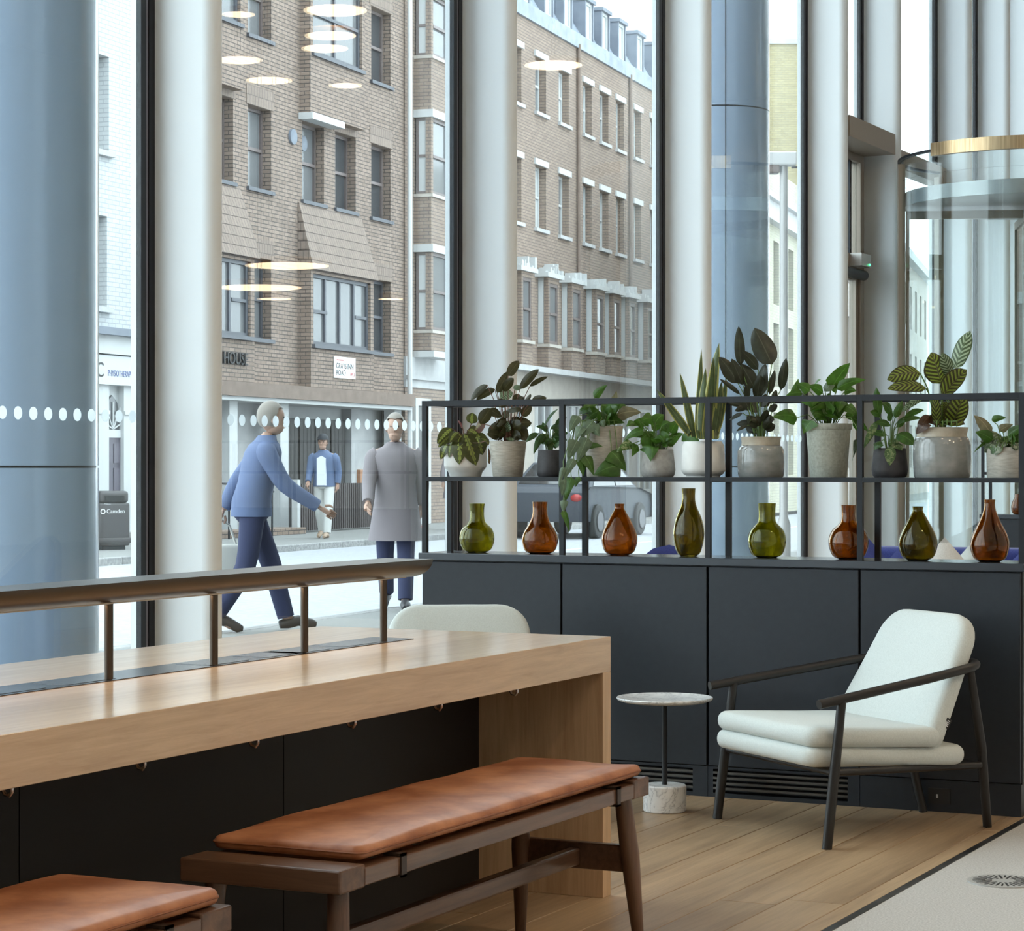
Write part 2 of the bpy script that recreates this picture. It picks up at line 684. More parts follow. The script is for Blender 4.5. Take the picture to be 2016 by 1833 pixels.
# ceiling and the walls of the lobby
tag(MB().box(GX - 0.6, RX1 + 0.3, RY0 - 0.3, RY1 + 0.3, CEIL_Z, CEIL_Z + 0.3).obj('ceiling', M_CEIL, None), 'plain white ceiling high above the lobby', kind='structure')
M_WALL = plain('warm_white_wall', (0.64, 0.61, 0.57), 0.8)
tag(MB().box(RX1, RX1 + 0.3, RY0, RY1, -0.2, CEIL_Z).obj('wall_right', M_WALL, None), 'warm white wall far right of the lobby', kind='structure')
tag(MB().box(GX - .3, RX1, RY1, RY1 + 0.3, -0.2, CEIL_Z).obj('wall_back', M_WALL, None), 'warm white wall at the far end of the lobby', kind='structure')
tag(MB().box(GX - .3, RX1, RY0 - 0.3, RY0, -0.2, CEIL_Z).obj('wall_front', M_WALL, None), 'warm white wall behind the viewer', kind='structure')

# --- glazing: white rounded fins, dark mullions, panes with dots
fin_poly = [(GX - 0.01, 0.1125), (GX + 0.28, 0.1125)] + [(GX + 0.28 + 0.06 * math.sin(a), 0.1725 - 0.06 * math.cos(a)) for a in [math.pi * k / 16 for k in range(17)]] + [(GX + 0.28, 0.2325), (GX - 0.01, 0.2325)]
fin_me = MB().prism(fin_poly, -0.02, CEIL_Z).data('trim', M_FIN, smooth=True, auto=40)
bar_a = MB().box(GX - 0.015, GX + 0.013, 0.0, 0.042, -0.02, CEIL_Z).data('mullion_bar', M_DARKMUL)
bar_b = MB().box(GX - 0.015, GX + 0.006, 0.042, 0.066, -0.02, CEIL_Z).data('mullion_gasket', M_GASKET)
bar_c = MB().box(GX - 0.015, GX + 0.013, 0.066, 0.112, -0.02, CEIL_Z).data('mullion_bar', M_DARKMUL)
cap_o = MB().box(GX - 0.045, GX - 0.015, 0.0, 0.09, -0.02, CEIL_Z).data('outer_cap', M_FIN)
fin_words = {6: 'left of the street name sign', 7: 'right behind the divider end', 8: 'behind the snake plant', 9: 'left of the side door', 10: 'right of the side door',
             11: 'seen inside the revolving door', 12: 'right of the revolving door middle', 13: 'last one at the right frame edge'}
for i, y in enumerate(FINY):
    f = link('trim_%d' % (i + 2), fin_me, None, (0, y, 0))
    tag(f, 'tall white rounded window fin ' + fin_words.get(i, 'out of view, number %d along the glazing' % (i + 1)), kind='structure')
# the dots: thin frosted discs on the inner face of the glass, 1.475 m up
dot_me = MB().lathe([(0.0, 0), (0.029, 0), (0.029, 0.0008), (0.0, 0.0008)], 20).xform(Matrix.Rotation(math.pi / 2, 4, 'Y')).data('manifestation_dot', M_DOT)
win_words = {5: 'leftmost, in front of the round column', 6: 'showing the brick house and pedestrians', 7: 'showing the bay windows, behind the divider', 8: 'showing the second round column'}
for i in range(len(FINY) - 1):
    y0, y1 = FINY[i], FINY[i + 1]
    w = struct('window_%d' % (i + 1), 'tall glass pane ' + win_words.get(i, 'of the lobby glazing, section %d' % (i + 1)), (0, y0, 0))
    for me, n in ((bar_a, 'mullion_bar'), (bar_b, 'mullion_gasket'), (bar_c, 'mullion_bar'), (cap_o, 'outer_cap')):
        link(n, me, w)
    L = y1 - y0
    MB().box(GX - 0.05, GX + 0.05, 0.234, L, 0.0, 0.05).obj('sill_rail', M_DARKMUL, w)
    if i in (9, 10, 11, 12):        # side door and revolving door: glass only above the door head
        head = 4.2
        MB().box(GX - 0.012, GX + 0.012, 0.234, L, head, CEIL_Z - .001).obj('pane', M_PANE, w)
    else:
        pn = MB().box(GX - 0.012, GX + 0.012, 0.234, L, 0.05, CEIL_Z - .001).obj('pane', M_PANE, w)
        if 5 <= i <= 8:
            base = {5: 8.412, 6: 10.742}.get(i, 14.1)
            yy = base + 0.1065 * math.ceil((y0 + 0.17 - base) / 0.1065)
            while yy < y1 - 0.03:
                if yy > 7.0:
                    link('manifestation_dot', dot_me, pn, (GX + 0.0121, yy - y0, 1.475))
                yy += 0.1065

# ================================================================== side door, revolving door
M_FRAME = plain('champagne_bronze', (0.36, 0.305, 0.25), 0.38, 0.35)
M_BRASS = noisy('brushed_brass', (0.32, 0.22, 0.12), (0.55, 0.40, 0.24), 6, 0.3, (8, 8, .2), metal=0.9)
dy0, dy1 = 18.89, 20.20
dr = struct('door_1', 'narrow glass side door in a bronze frame between two white fins', (GX, dy0, 0))
L = dy1 - dy0
MB().box(-0.05, 0.05, 0, L, 3.95, 4.02).obj('head_panel', M_FRAME, dr)
MB().box(-0.05, 0.34, 0, L, 4.02, 4.2).obj('header_beam', M_FRAME, dr)
MB().box(-0.04, 0.05, 0, 0.05, 0, 3.95).obj('jamb', M_FRAME, dr)
MB().box(-0.04, 0.05, L - 0.10, L, 0, 3.95).obj('jamb', M_FRAME, dr)
MB().box(-0.04, 0.05, 0.05, L - 0.10, 3.0, 3.12).obj('transom', M_FRAME, dr)
MB().box(-0.012, 0.012, 0.05, L - 0.10, 3.12, 3.95).obj('pane', M_PANE, dr)
MB().box(-0.03, 0.03, L - 0.34, L - 0.30, 3.12, 3.95).obj('pane_stile', M_DARKMUL, dr)
leaf = MB().box(-0.012, 0.012, 0.10, L - 0.18, 0.12, 2.90).obj('door_leaf', M_PANE, dr)
st = MB()
st.box(-0.03, 0.03, 0.05, 0.10, 0.02, 2.96)
st.box(-0.03, 0.03, L - 0.18, L - 0.12, 0.02, 2.96)
st.box(-0.03, 0.03, 0.10, L - 0.18, 2.90, 2.96)
st.box(-0.03, 0.03, 0.10, L - 0.18, 0.02, 0.12)
st.obj('leaf_frame', M_FRAME, leaf)
op = tag(MB().tube([(0.10, 0.1, 2.94), (0.10, L - 0.16, 2.94)], 0.045, 14).obj('door_operator', M_DARK, dr, smooth=True))
MB().box(0.05, 0.16, L - 0.42, L - 0.14, 3.01, 3.12).obj('sensor_box', plain('satin_steel', (0.5, 0.48, 0.45), 0.3, 0.7), dr)
MB().ball((0.165, L - 0.2, 3.03), 0.012, 1).obj('status_light', emit_mat('green_led', (0.1, 1.0, 0.35), 2.0), dr)

rv = struct('door_2', 'tall revolving door of curved glass with a brass band', (-4.9, 20.3, 0))


def arc_wall(mb, r0, r1, a0, a1, z0, z1, n=24):
    poly = [(r1 * math.cos(a0 + (a1 - a0) * k / n), r1 * math.sin(a0 + (a1 - a0) * k / n)) for k in range(n + 1)]
    poly += [(r0 * math.cos(a1 + (a0 - a1) * k / n), r0 * math.sin(a1 + (a0 - a1) * k / n)) for k in range(n + 1)]
    mb.prism(poly, z0, z1)
    return mb


D = math.radians
R = 1.12
HT = 3.93
arc_wall(MB(), R - 0.012, R, D(150), D(292), 0.06, HT - .2).obj('curved_pane', M_PANE, rv, smooth=True)
arc_wall(MB(), R - 0.012, R, D(-30), D(60), 0.06, HT - .2).obj('curved_pane', M_PANE, rv, smooth=True)
arc_wall(MB(), R - 0.04, R + 0.04, 0, D(359.9), 0.0, 0.06, 60).obj('floor_ring', M_FRAME, rv)
arc_wall(MB(), R - 0.02, R + 0.02, D(150), D(292), HT - 0.02, HT, 40).obj('top_ring', M_DARKMUL, rv)
arc_wall(MB(), R - 0.012, R, D(150), D(292), HT - 0.2, HT - .02, 40).obj('canopy_pane', M_PANE, rv, smooth=True)
arc_wall(MB(), R - 0.02, R + 0.03, D(238), D(360), HT - 0.06, HT + 0.05, 40).obj('brass_band', M_BRASS, rv, smooth=True)
cn = MB()
cn.lathe([(0.0, HT - 0.42), (R - 0.03, HT - 0.42), (R - 0.03, HT - 0.30), (0.0, HT - 0.30)], 48)
cn.obj('canopy_ceiling', plain('mirror_steel', (0.34, 0.34, 0.345), 0.35, 0.5), rv, smooth=True)
for k, a in enumerate((150, 205, 292, 330, 60)):
    MB().box(R - 0.03, R + 0.03, -0.03, 0.03, 0.0, HT - 0.05).obj('post', M_FRAME if k != 3 else M_DARKMUL, rv, (0, 0, 0), (0, 0, D(a)))
MB().lathe([(0.0, 0.02), (0.045, 0.02), (0.045, HT - 0.42), (0, HT - 0.42)], 16).obj('centre_shaft', M_FRAME, rv, smooth=True)
for a in (20, 110, 200, 290):
    w = link('door_wing', MB().box(0.06, R - 0.06, -0.008, 0.008, 0.06, HT - 0.5).data('door_wing', M_PANE), rv, (0, 0, 0), (0, 0, D(a)))
    fr = MB()
    fr.box(R - 0.08, R - 0.05, -0.02, 0.02, 0.03, HT - 0.45)
    fr.box(0.06, R - 0.05, -0.02, 0.02, HT - 0.52, HT - 0.45)
    fr.box(0.06, R - 0.05, -0.02, 0.02, 0.03, 0.12)
    fr.obj('wing_frame', M_FRAME, w)
# bronze header carried across the opening behind the drum
hb = tag(MB().box(GX - 0.05, GX + 0.1, 20.44, 25.1, 4.02, 4.2).obj('trim_1', M_FRAME, None), 'bronze header beam above the revolving door', kind='structure')

# ================================================================== the street outside
PHI_A = math.radians(5.5)
OA = (-23.4, 38.0)
PHI_B = math.radians(7.5)
OB = (-23.955, 43.763)


def SP(s, d, z=0.0):
    """street frame: s along the houses, d towards the lobby"""
    return (OA[0] - math.sin(PHI_A) * s + math.cos(PHI_A) * d, OA[1] + math.cos(PHI_A) * s + math.sin(PHI_A) * d, z)


RZA = math.pi / 2 + PHI_A
M_ROAD = noisy('pale_asphalt', (0.30, 0.31, 0.33), (0.38, 0.39, 0.41), 14, 0.8, bmp=0.1)
M_PAVE = brick_mat('paving_slabs', (0.34, 0.335, 0.32), (0.40, 0.39, 0.37), (0.22, 0.22, 0.21), 0.6, 0.45, 0.012, 0.1)
M_KERB = noisy('granite_kerb', (0.20, 0.20, 0.20), (0.36, 0.355, 0.34), 25, 0.8, rand=0.12)
M_LINE = plain('road_paint', (0.62, 0.63, 0.63), 0.7)


def fbox(mb, s0, s1, d0, d1, h0, h1):
    return mb.box(s0, s1, -d1, -d0, h0, h1)


def flat(name, label, s0, s1, d0, d1, z0, z1, mat):
    mb = MB()
    fbox(mb, s0, s1, d0, d1, z0, z1)
    o = mb.obj(name, mat, None, (*OA, 0), (0, 0, RZA))
    return tag(o, label, kind='structure')


flat('road', 'pale grey asphalt road outside the lobby windows', -60, 75, 3.4, 11.4, -0.3, -0.10, M_ROAD)
pf = flat('pavement', 'pavement on the far side of the road', -60, 75, -4, 3.25, -0.3, 0.0, M_PAVE)
pn_poly = [SP(-50, 11.55)[:2], SP(75, 11.55)[:2], (GX - 0.06, 113.0), (GX - 0.06, -10.6)]
pn_ = tag(MB().prism(pn_poly, -0.3, 0.0).obj('pavement', M_PAVE, None), 'near pavement between road and lobby glazing', kind='structure')
kme = MB().box(-0.446, 0.446, -0.075, 0.075, -0.28, 0.003).bevel(0.012, 2).data('kerb_stone', M_KERB)
for nm_, lab, dd, s0, s1 in (('kerb', 'granite kerb along the far pavement', 3.325, -16, 34), ('kerb', 'granite kerb along the near pavement', 11.475, -34, -4)):
    kb = struct(nm_, lab, (*OA, 0), RZA)
    s = s0
    while s < s1:
        link('kerb_stone', kme, kb, (s, -dd, 0))
        s += 0.9
rl_ = struct('road_marking', 'white painted lines on the road', (*OA, 0), RZA)
for s in range(-26, 30, 4):
    mb = MB()
    fbox(mb, s, s + 2.2, 7.2, 7.32, -0.0999, -0.097)
    mb.obj('road_line', M_LINE, rl_)

BR_A1 = brick_mat('buff_brown_brick', (0.285, 0.215, 0.172), (0.215, 0.16, 0.126), (0.075, 0.062, 0.058), 0.225, 0.075, 0.009)
BR_A2 = brick_mat('tile_hung_brick', (0.26, 0.20, 0.165), (0.22, 0.17, 0.14), (0.11, 0.085, 0.075), 0.11, 0.18, 0.008)
BR_B1 = brick_mat('warm_buff_brick', (0.30, 0.225, 0.175), (0.235, 0.172, 0.136), (0.11, 0.088, 0.078), 0.225, 0.075, 0.009)
BR_W = brick_mat('white_painted_brick', (0.50, 0.515, 0.52), (0.46, 0.475, 0.48), (0.33, 0.34, 0.35), 0.225, 0.075, 0.009, 0.06)
BR_D = brick_mat('dark_brick', (0.12, 0.105, 0.095), (0.085, 0.075, 0.07), (0.04, 0.04, 0.04), 0.225, 0.075, 0.009)  # brick in a darker tone than the walls beside it
BR_Y = brick_mat('yellow_stock_brick', (0.42, 0.36, 0.20), (0.33, 0.28, 0.15), (0.26, 0.23, 0.15), 0.225, 0.075, 0.009)
BR_C = brick_mat('cream_brick', (0.46, 0.44, 0.33), (0.40, 0.38, 0.28), (0.30, 0.29, 0.24), 0.225, 0.075, 0.009)
M_STUC = noisy('stucco_white', (0.40, 0.40, 0.405), (0.48, 0.48, 0.48), 3, 0.85)
M_STUCB = noisy('stucco_beige', (0.40, 0.36, 0.32), (0.48, 0.44, 0.39), 3, 0.85)
M_WFRAME = plain('white_sash_paint', (0.50, 0.51, 0.51), 0.5)
M_BFRAME = plain('brown_window_frame', (0.15, 0.12, 0.115), 0.5)
M_DFRAME = plain('slate_window_frame', (0.075, 0.08, 0.095), 0.5)
M_FASCIA = noisy('brown_fascia', (0.17, 0.125, 0.10), (0.22, 0.165, 0.135), 4, 0.8)
M_GLASSD = plain('house_window_glass', (0.055, 0.058, 0.064), 0.06, spec=0.45)
M_GLASSL = plain('house_window_glass_grey', (0.155, 0.16, 0.165), 0.12, spec=0.4)  # grey base puts the reflected sky into the pane colour
M_GLASSW = plain('house_window_glass_white', (0.52, 0.545, 0.55), 0.3, spec=0.4)  # white base for blinds, and for the painted shine on bay return panes
M_LEAD = noisy('lead_sheet', (0.20, 0.235, 0.29), (0.30, 0.335, 0.385), 3, 0.6)
M_LEADD = noisy('dark_lead_sheet', (0.13, 0.15, 0.19), (0.19, 0.215, 0.255), 3, 0.6)


def wall_holes(parent, name, mat, s0, s1, d0, d1, h0, h1, holes):
    """brick wall slab with rectangular openings, as one solid part"""
    xs = sorted({s0, s1, *[max(s0, min(s1, v)) for q in holes for v in q[:2]]})
    zs = sorted({h0, h1, *[max(h0, min(h1, v)) for q in holes for v in q[2:4]]})
    mb = MB()
    for i in range(len(xs) - 1):
        run = None
        for j in range(len(zs) - 1):
            cx, cz = (xs[i] + xs[i + 1]) / 2, (zs[j] + zs[j + 1]) / 2
            solid = not any(q[0] < cx < q[1] and q[2] < cz < q[3] for q in holes)
            if solid:
                run = (run[0], zs[j + 1]) if run else (zs[j], zs[j + 1])
            if (not solid or j == len(zs) - 2) and run:
                fbox(mb, xs[i], xs[i + 1], d0, d1, run[0], run[1])
                run = None
    return mb.obj(name, mat, parent)


def sash(parent, s0, s1, h0, h1, d, fr=M_BFRAME, gl=M_GLASSD, rail=True, sill=None, mull=0, fw=0.06, split=0.5):
    """window part: frame with its glass as sub-part, sill below"""
    mb = MB()
    for a, b, c, e in ((s0, s0 + fw, h0, h1), (s1 - fw, s1, h0, h1), (s0 + fw, s1 - fw, h0, h0 + fw), (s0 + fw, s1 - fw, h1 - fw, h1)):
        fbox(mb, a, b, d - 0.04, d + 0.04, c, e)
    if rail:
        hm = h0 + (h1 - h0) * split
        fbox(mb, s0 + fw, s1 - fw, d - 0.03, d + 0.05, hm - 0.03, hm + 0.03)
    for k in range(mull):
        x = s0 + (s1 - s0) * (k + 1) / (mull + 1)
        fbox(mb, x - 0.035, x + 0.035, d - 0.03, d + 0.035, h0 + fw, h1 - fw)
    w = mb.obj('window', fr, parent)
    mb = MB()
    fbox(mb, s0 + fw * .5, s1 - fw * .5, d - 0.02, d - 0.005, h0 + fw * .5, h1 - fw * .5)
    mb.obj('pane', gl, w)
    if sill:
        mb = MB()
        fbox(mb, s0 - 0.06, s1 + 0.06, d - 0.02, 0.07 if sill is True else sill, h0 - 0.07, h0)
        mb.obj('sill', M_DFRAME, w)
    return w


def fpart(parent, name, mat, *dims):
    mb = MB()
    fbox(mb, *dims)
    return mb.obj(name, mat, parent)


# ---------------------------------------------------------------- brown brick house with jettied bays
ha = thing('brick_house', 'brown brick house with tile hung skirts and street name sign', 'building', (*OA, 0), RZA)
holes = []
rows = [(3.62, 5.12), (6.40, 7.92), (9.22, 10.75)]
cols = [(-1.53, -0.58), (4.03, 5.03)]
for h0, h1 in rows:
    for a, b in cols:
        holes.append((a, b, h0, h1))
row2x = [(-4.35, -3.40), (-2.98, -2.12), (0.76, 1.75), (2.27, 3.25)]
for a, b in row2x:
    holes.append((a, b, 6.40, 7.92))
holes += [(0.72, 3.42, 3.55, 5.0), (-4.70, -1.90, 3.55, 5.0), (0.75, 3.1, 9.2, 10.85), (-4.6, -2.25, 9.2, 10.85)]
wall_holes(ha, 'wall', BR_A1, -5.45, 5.72, -0.45, 0.0, 2.5, 11.6, holes)
fpart(ha, 'inner_wall', M_STUCB, -5.4, 5.7, -0.9, -0.5, 2.5, 11.6)
gl_cycle = [M_GLASSL, M_GLASSD, M_GLASSL, M_GLASSD]
k = 0
for h0, h1 in rows:
    for a, b in cols:
        sash(ha, a, b, h0, h1, -0.22, M_BFRAME if h0 > 4 else M_DFRAME, gl_cycle[k % 4], sill=0.06)
        k += 1
for a, b in row2x:
    sash(ha, a, b, 6.40, 7.92, -0.22, M_BFRAME, gl_cycle[k % 2], sill=0.06)
    k += 1
# soldier courses above the windows
for h1 in (5.12, 7.92, 10.75):
    for a, b in cols + (row2x if h1 == 7.92 else []):
        fpart(ha, 'soldier_course', BR_A2, a - 0.08, b + 0.08, 0.0, 0.015, h1 + 0.005, h1 + 0.36)
for s, h in ((1.19, 7.55), (-2.55, 7.50), (0.30, 7.55)):
    mb = MB().lathe([(0.001, 0), (0.15, 0), (0.15, 0.05), (0.11, 0.06), (0.001, 0.055)], 20)
    mb.xform(Matrix.Rotation(math.pi / 2, 4, 'X'))
    mb.obj('round_vent', M_LEADD, ha, (s, 0.215 if s != 0.30 else 0.0, h), smooth=True)
for s0, s1 in ((0.60, 3.57), (-4.80, -1.78)):
    # lower bay
    wall_holes(ha, 'bay_wall', BR_A1, s0, s1, 0.0, 0.26, 2.78, 5.04, [(s0 + 0.12, s1 - 0.15, 3.60, 4.97)])
    w3 = (s1 - s0 - 0.27)
    sash(ha, s0 + 0.12, s1 - 0.15, 3.60, 4.97, 0.16, M_DFRAME, M_GLASSL, rail=False, sill=0.33, mull=3, fw=0.07)
    fpart(ha, 'meeting_rail', M_DFRAME, s0 + 0.19, s0 + 0.12 + w3 * .28, 0.135, 0.205, 4.22, 4.28)
    fpart(ha, 'meeting_rail', M_DFRAME, s0 + 0.12 + w3 * .77, s1 - 0.22, 0.135, 0.205, 4.22, 4.28)
    # tile hung skirt: seven lapped courses
    for c in range(7):
        t0, t1 = c / 7, (c + 1) / 7
        hh0, hh1 = 5.04 + 1.26 * t0, 5.04 + 1.26 * t1 + 0.03
        dd0, dd1 = 0.34 - 0.30 * t0, 0.34 - 0.30 * t1
        poly = [(-0.0, hh0), (-dd0, hh0), (-dd1 + 0.012, hh1), (-0.0, hh1)]
        mb = MB().prism(poly, s0 - 0.04 - 0.0 * c, s1 + 0.08 - 0.03 * c, 'X')
        mb.obj('tile_course', BR_A2, ha)
    # upper bay with white slab below
    u0, u1 = s0 + 0.06, s1 - 0.36
    wall_holes(ha, 'bay_wall', BR_A1, u0, u1, 0.0, 0.22, 8.06, 11.6, [(u0 + 0.12, u1 - 0.12, 9.24, 10.82)])
    sash(ha, u0 + 0.12, u1 - 0.12, 9.24, 10.82, 0.12, M_DFRAME, M_GLASSL, rail=True, sill=0.28, mull=1, fw=0.07)
    fpart(ha, 'bay_slab', M_WFRAME, u0 - 0.06, u0 + 1.42, 0.0, 0.30, 7.93, 8.06)
fpart(ha, 'fascia', M_FASCIA, -5.45, 5.72, -0.40, 0.27, 2.52, 2.777)
dp = MB().tube([(5.78, -0.12, 0.0), (5.78, -0.12, 11.6)], 0.055, 10).obj('downpipe', M_WFRAME, ha, smooth=True)
# recessed ground floor
fpart(ha, 'soffit', M_WFRAME, -5.45, 5.72, -2.4, 0.2, 2.44, 2.518)
fpart(ha, 'ground_wall', M_STUC, -5.45, 0.98, -0.95, -0.6, 0, 2.44)
fpart(ha, 'ground_wall', M_STUC, 4.14, 5.72, -0.95, -0.5, 0, 2.44)
fpart(ha, 'ground_wall', M_STUC, 0.98, 4.14, -1.0, -0.72, 0, 2.44)
for a, b in ((-2.17, -1.85), (-0.09, 0.27), (5.36, 5.72)):
    fpart(ha, 'pilaster', M_WFRAME, a, b, -0.30, -0.05, 0.0, 2.44)
for q in range(4):
    a = 1.12 + q * 0.745
    g = fpart(ha, 'gate_leaf', plain('gate_black', (0.022, 0.020, 0.020), 0.6), a + 0.008, a + 0.737, -0.68, -0.62, 0.05, 2.2)
    for j in range(4):
        fpart(g, 'gate_board', plain('gate_board_black', (0.030, 0.027, 0.026), 0.6), a + 0.03 + j * 0.172, a + 0.19 + j * 0.172, -0.62, -0.60, 0.1, 2.14)
fpart(ha, 'dark_doorway', MATS['gate_black'], -1.80, -0.95, -0.62, -0.55, 0.85, 2.2)
fpart(ha, 'timber_panel', noisy('orange_timber', (0.33, 0.17, 0.10), (0.42, 0.23, 0.14), 6, 0.7), 4.42, 5.06, -0.50, -0.42, 0.2, 1.18)
fpart(ha, 'timber_panel', MATS['orange_timber'], 5.10, 5.34, -0.50, -0.42, 0.2, 1.18)
sg = fpart(ha, 'street_sign', plain('sign_white', (0.78, 0.79, 0.79), 0.5), 1.62, 2.62, 0.265, 0.285, 2.99, 3.41)
RT = (math.pi / 2, 0, 0)
M_INK = plain('sign_black', (0.02, 0.02, 0.022), 0.6)
M_RED = plain('sign_red', (0.45, 0.05, 0.05), 0.6)
text_part('sign_text', 'GRAYS INN', 0.155, M_INK, sg, (1.70, -0.287, 3.18), RT, sx=1.02)
text_part('sign_text', 'ROAD', 0.155, M_INK, sg, (1.70, -0.287, 3.045), RT, sx=1.02)
text_part('sign_text', 'WC1', 0.10, M_RED, sg, (2.36, -0.287, 3.045), RT)
fpart(sg, 'sign_line', M_RED, 1.72, 2.05, 0.285, 0.287, 3.335, 3.355)
text_part('house_lettering', 'HOUSE', 0.30, M_INK, ha, (-3.10, -0.30, 3.08), RT, extrude=0.02, sx=1.0)
# entrance step of brick
fpart(ha, 'brick_step', BR_A1, -5.2, -0.95, 0.3, 0.9, 0.0, 0.12)

# ---------------------------------------------------------------- white painted house, left
hw_ = thing('white_house', 'white painted brick house with a physiotherapy shopfront', 'building', (*OA, 0), RZA)
wh = [(-7.9, -6.52, 6.40, 7.96), (-7.9, -6.58, 3.85, 5.34), (-7.9, -6.52, 9.1, 10.6), (-10.9, -9.4, 6.4, 7.96), (-10.9, -9.4, 3.85, 5.34)]
wall_holes(hw_, 'wall', BR_W, -13.0, -5.80, -0.4, 0.0, 3.5, 11.6, wh)
fpart(hw_, 'inner_wall', M_STUC, -13.0, -5.8, -0.8, -0.45, 0, 11.6)
for a, b, c, e in wh:
    sash(hw_, a, b, c, e, -0.25, M_WFRAME, M_GLASSD)
    fpart(hw_, 'stone_sill', M_STUC, a - 0.08, b + 0.08, -0.1, 0.09, c - 0.09, c - 0.001)
fpart(hw_, 'brick_pier', BR_D, -5.795, -5.46, -0.4, -0.01, 3.5, 11.6)
fpart(hw_, 'cornice', M_LEADD, -13.0, -5.46, 0.0, 0.30, 3.38, 3.5)
fpart(hw_, 'frieze', M_WFRAME, -13.0, -5.46, -0.4, 0.16, 3.08, 3.379)
fs = fpart(hw_, 'shop_fascia', plain('fascia_white', (0.52, 0.535, 0.54), 0.5), -13.0, -5.50, -0.4, 0.12, 2.58, 3.06)
M_NAVY = plain('fascia_blue', (0.10, 0.13, 0.30), 0.6)
text_part('shop_lettering', 'PHYSIOTHERAPY', 0.145, M_NAVY, fs, (-6.76, -0.124, 2.72), RT, sx=0.72)
text_part('shop_lettering', 'C', 0.34, M_INK, fs, (-7.12, -0.124, 2.70), RT)
fpart(hw_, 'pilaster', M_WFRAME, -7.05, -6.60, -0.4, 0.05, 0.0, 2.579)
fpart(hw_, 'pilaster', M_WFRAME, -6.12, -5.55, -0.4, 0.05, 0.0, 2.579)
fpart(hw_, 'pilaster_cap', M_WFRAME, -7.08, -6.601, 0.05, 0.075, 2.1, 2.16)
fpart(hw_, 'pilaster_cap', M_WFRAME, -6.119, -5.52, 0.05, 0.075, 2.1, 2.16)
dw = fpart(hw_, 'house_door', plain('aubergine_paint', (0.062, 0.05, 0.075), 0.4), -6.599, -6.121, -0.10, -0.02, 0.3, 1.72)
for z0, z1 in ((0.4, 0.72), (0.8, 1.22), (1.3, 1.62)):
    for a, b in ((-6.56, -6.38), (-6.34, -6.16)):
        fpart(dw, 'door_panel', plain('aubergine_raised', (0.075, 0.062, 0.09), 0.4), a, b, -0.02, -0.005, z0, z1)
fpart(hw_, 'door_transom', M_WFRAME, -6.599, -6.121, -0.10, 0.0, 1.72, 1.85)
fan = MB().prism([(-6.59, 1.85), (-6.13, 1.85), (-6.13, 2.1), (-6.2, 2.3), (-6.36, 2.42), (-6.52, 2.3), (-6.59, 2.1)], 0.03, 0.06, 'Y')
fo = fan.obj('fanlight', M_GLASSD, hw_)
for a in (20, 55, 90, 125, 160):
    mb = MB().box(0.0, 0.45, -0.012, 0.012, -0.01, 0.01)
    mb.obj('fanlight_bar', M_WFRAME, fo, (-6.36, 0.02, 1.86), (0, -math.radians(a), 0))
fpart(hw_, 'arch_panel', M_WFRAME, -6.599, -6.121, -0.12, -0.065, 1.85, 2.579)
fpart(hw_, 'door_step', M_KERB, -6.6, -5.7, 0.056, 0.50, 0.0, 0.16)
fpart(hw_, 'door_step', M_KERB, -6.599, -6.121, -0.3, 0.055, 0.0, 0.30)
fpart(hw_, 'shop_window', M_GLASSD, -12.5, -7.06, -0.3, -0.2, 0.5, 2.57)
fpart(hw_, 'stall_riser', M_WFRAME, -12.9, -7.051, -0.35, 0.0, 0.0, 0.5)

# ---------------------------------------------------------------- long brick terrace with bays and mansard roof
RZB = math.pi / 2 + PHI_B
hb_ = thing('brick_terrace', 'long brown brick terrace with rows of bays and lead mansard', 'building', (*OB, 0), RZB)
wc = [(4.9, 5.7), (7.0, 7.9), (9.0, 9.88), (10.96, 11.84), (13.13, 13.93), (14.71, 15.55), (16.31, 17.09), (18.16, 18.93), (19.94, 20.72), (21.8, 22.6), (23.6, 24.4)]
bh = []
for a, b in wc:
    bh += [(a, b, 7.22, 8.80), (a, b, 10.13, 11.50)]
wall_holes(hb_, 'wall', BR_B1, 0.0, 25.3, -0.45, 0.0, 3.6, 12.5, bh)
fpart(hb_, 'inner_wall', M_STUCB, 0.0, 25.3, -0.9, -0.5, 0, 12.5)
for i, (a, b) in enumerate(wc):
    for j, (h0, h1) in enumerate(((7.22, 8.80), (10.13, 11.50))):
        sash(hb_, a, b, h0, h1, -0.22, M_WFRAME, M_GLASSW if (i + j) % 3 else M_GLASSL, fw=0.07, split=0.52)
        fpart(hb_, 'lintel', M_WFRAME, a - 0.1, b + 0.1, 0.0, 0.05, h1 + 0.002, h1 + 0.15)
        fpart(hb_, 'stone_sill', M_STUC, a - 0.08, b + 0.08, 0.0, 0.08, h0 - 0.09, h0 - 0.002)
fpart(hb_, 'ground_wall', M_STUCB, 2.9, 25.3, -0.45, -0.02, 0, 3.6)
fpart(hb_, 'ground_wall', M_STUC, 0.0, 2.9, -0.45, 0.02, 2.95, 3.6)
fpart(hb_, 'ground_wall', BR_B1, 0.0, 2.9, -0.45, 0.0, 0, 2.95)
for a in (4.2, 6.6, 9.0, 11.4, 13.8, 16.2, 18.6, 21.0, 23.4):
    sash(hb_, a, a + 1.3, 0.5, 2.9, 0.0, M_WFRAME, M_GLASSL, rail=False, mull=1, fw=0.09)
sash(hb_, 0.42, 1.35, 0.0, 2.72, 0.05, M_WFRAME, M_GLASSL, rail=False, fw=0.16)
fpart(hb_, 'stucco_ledge', M_STUC, 0.0, 3.2, 0.02, 0.09, 3.12, 3.2)
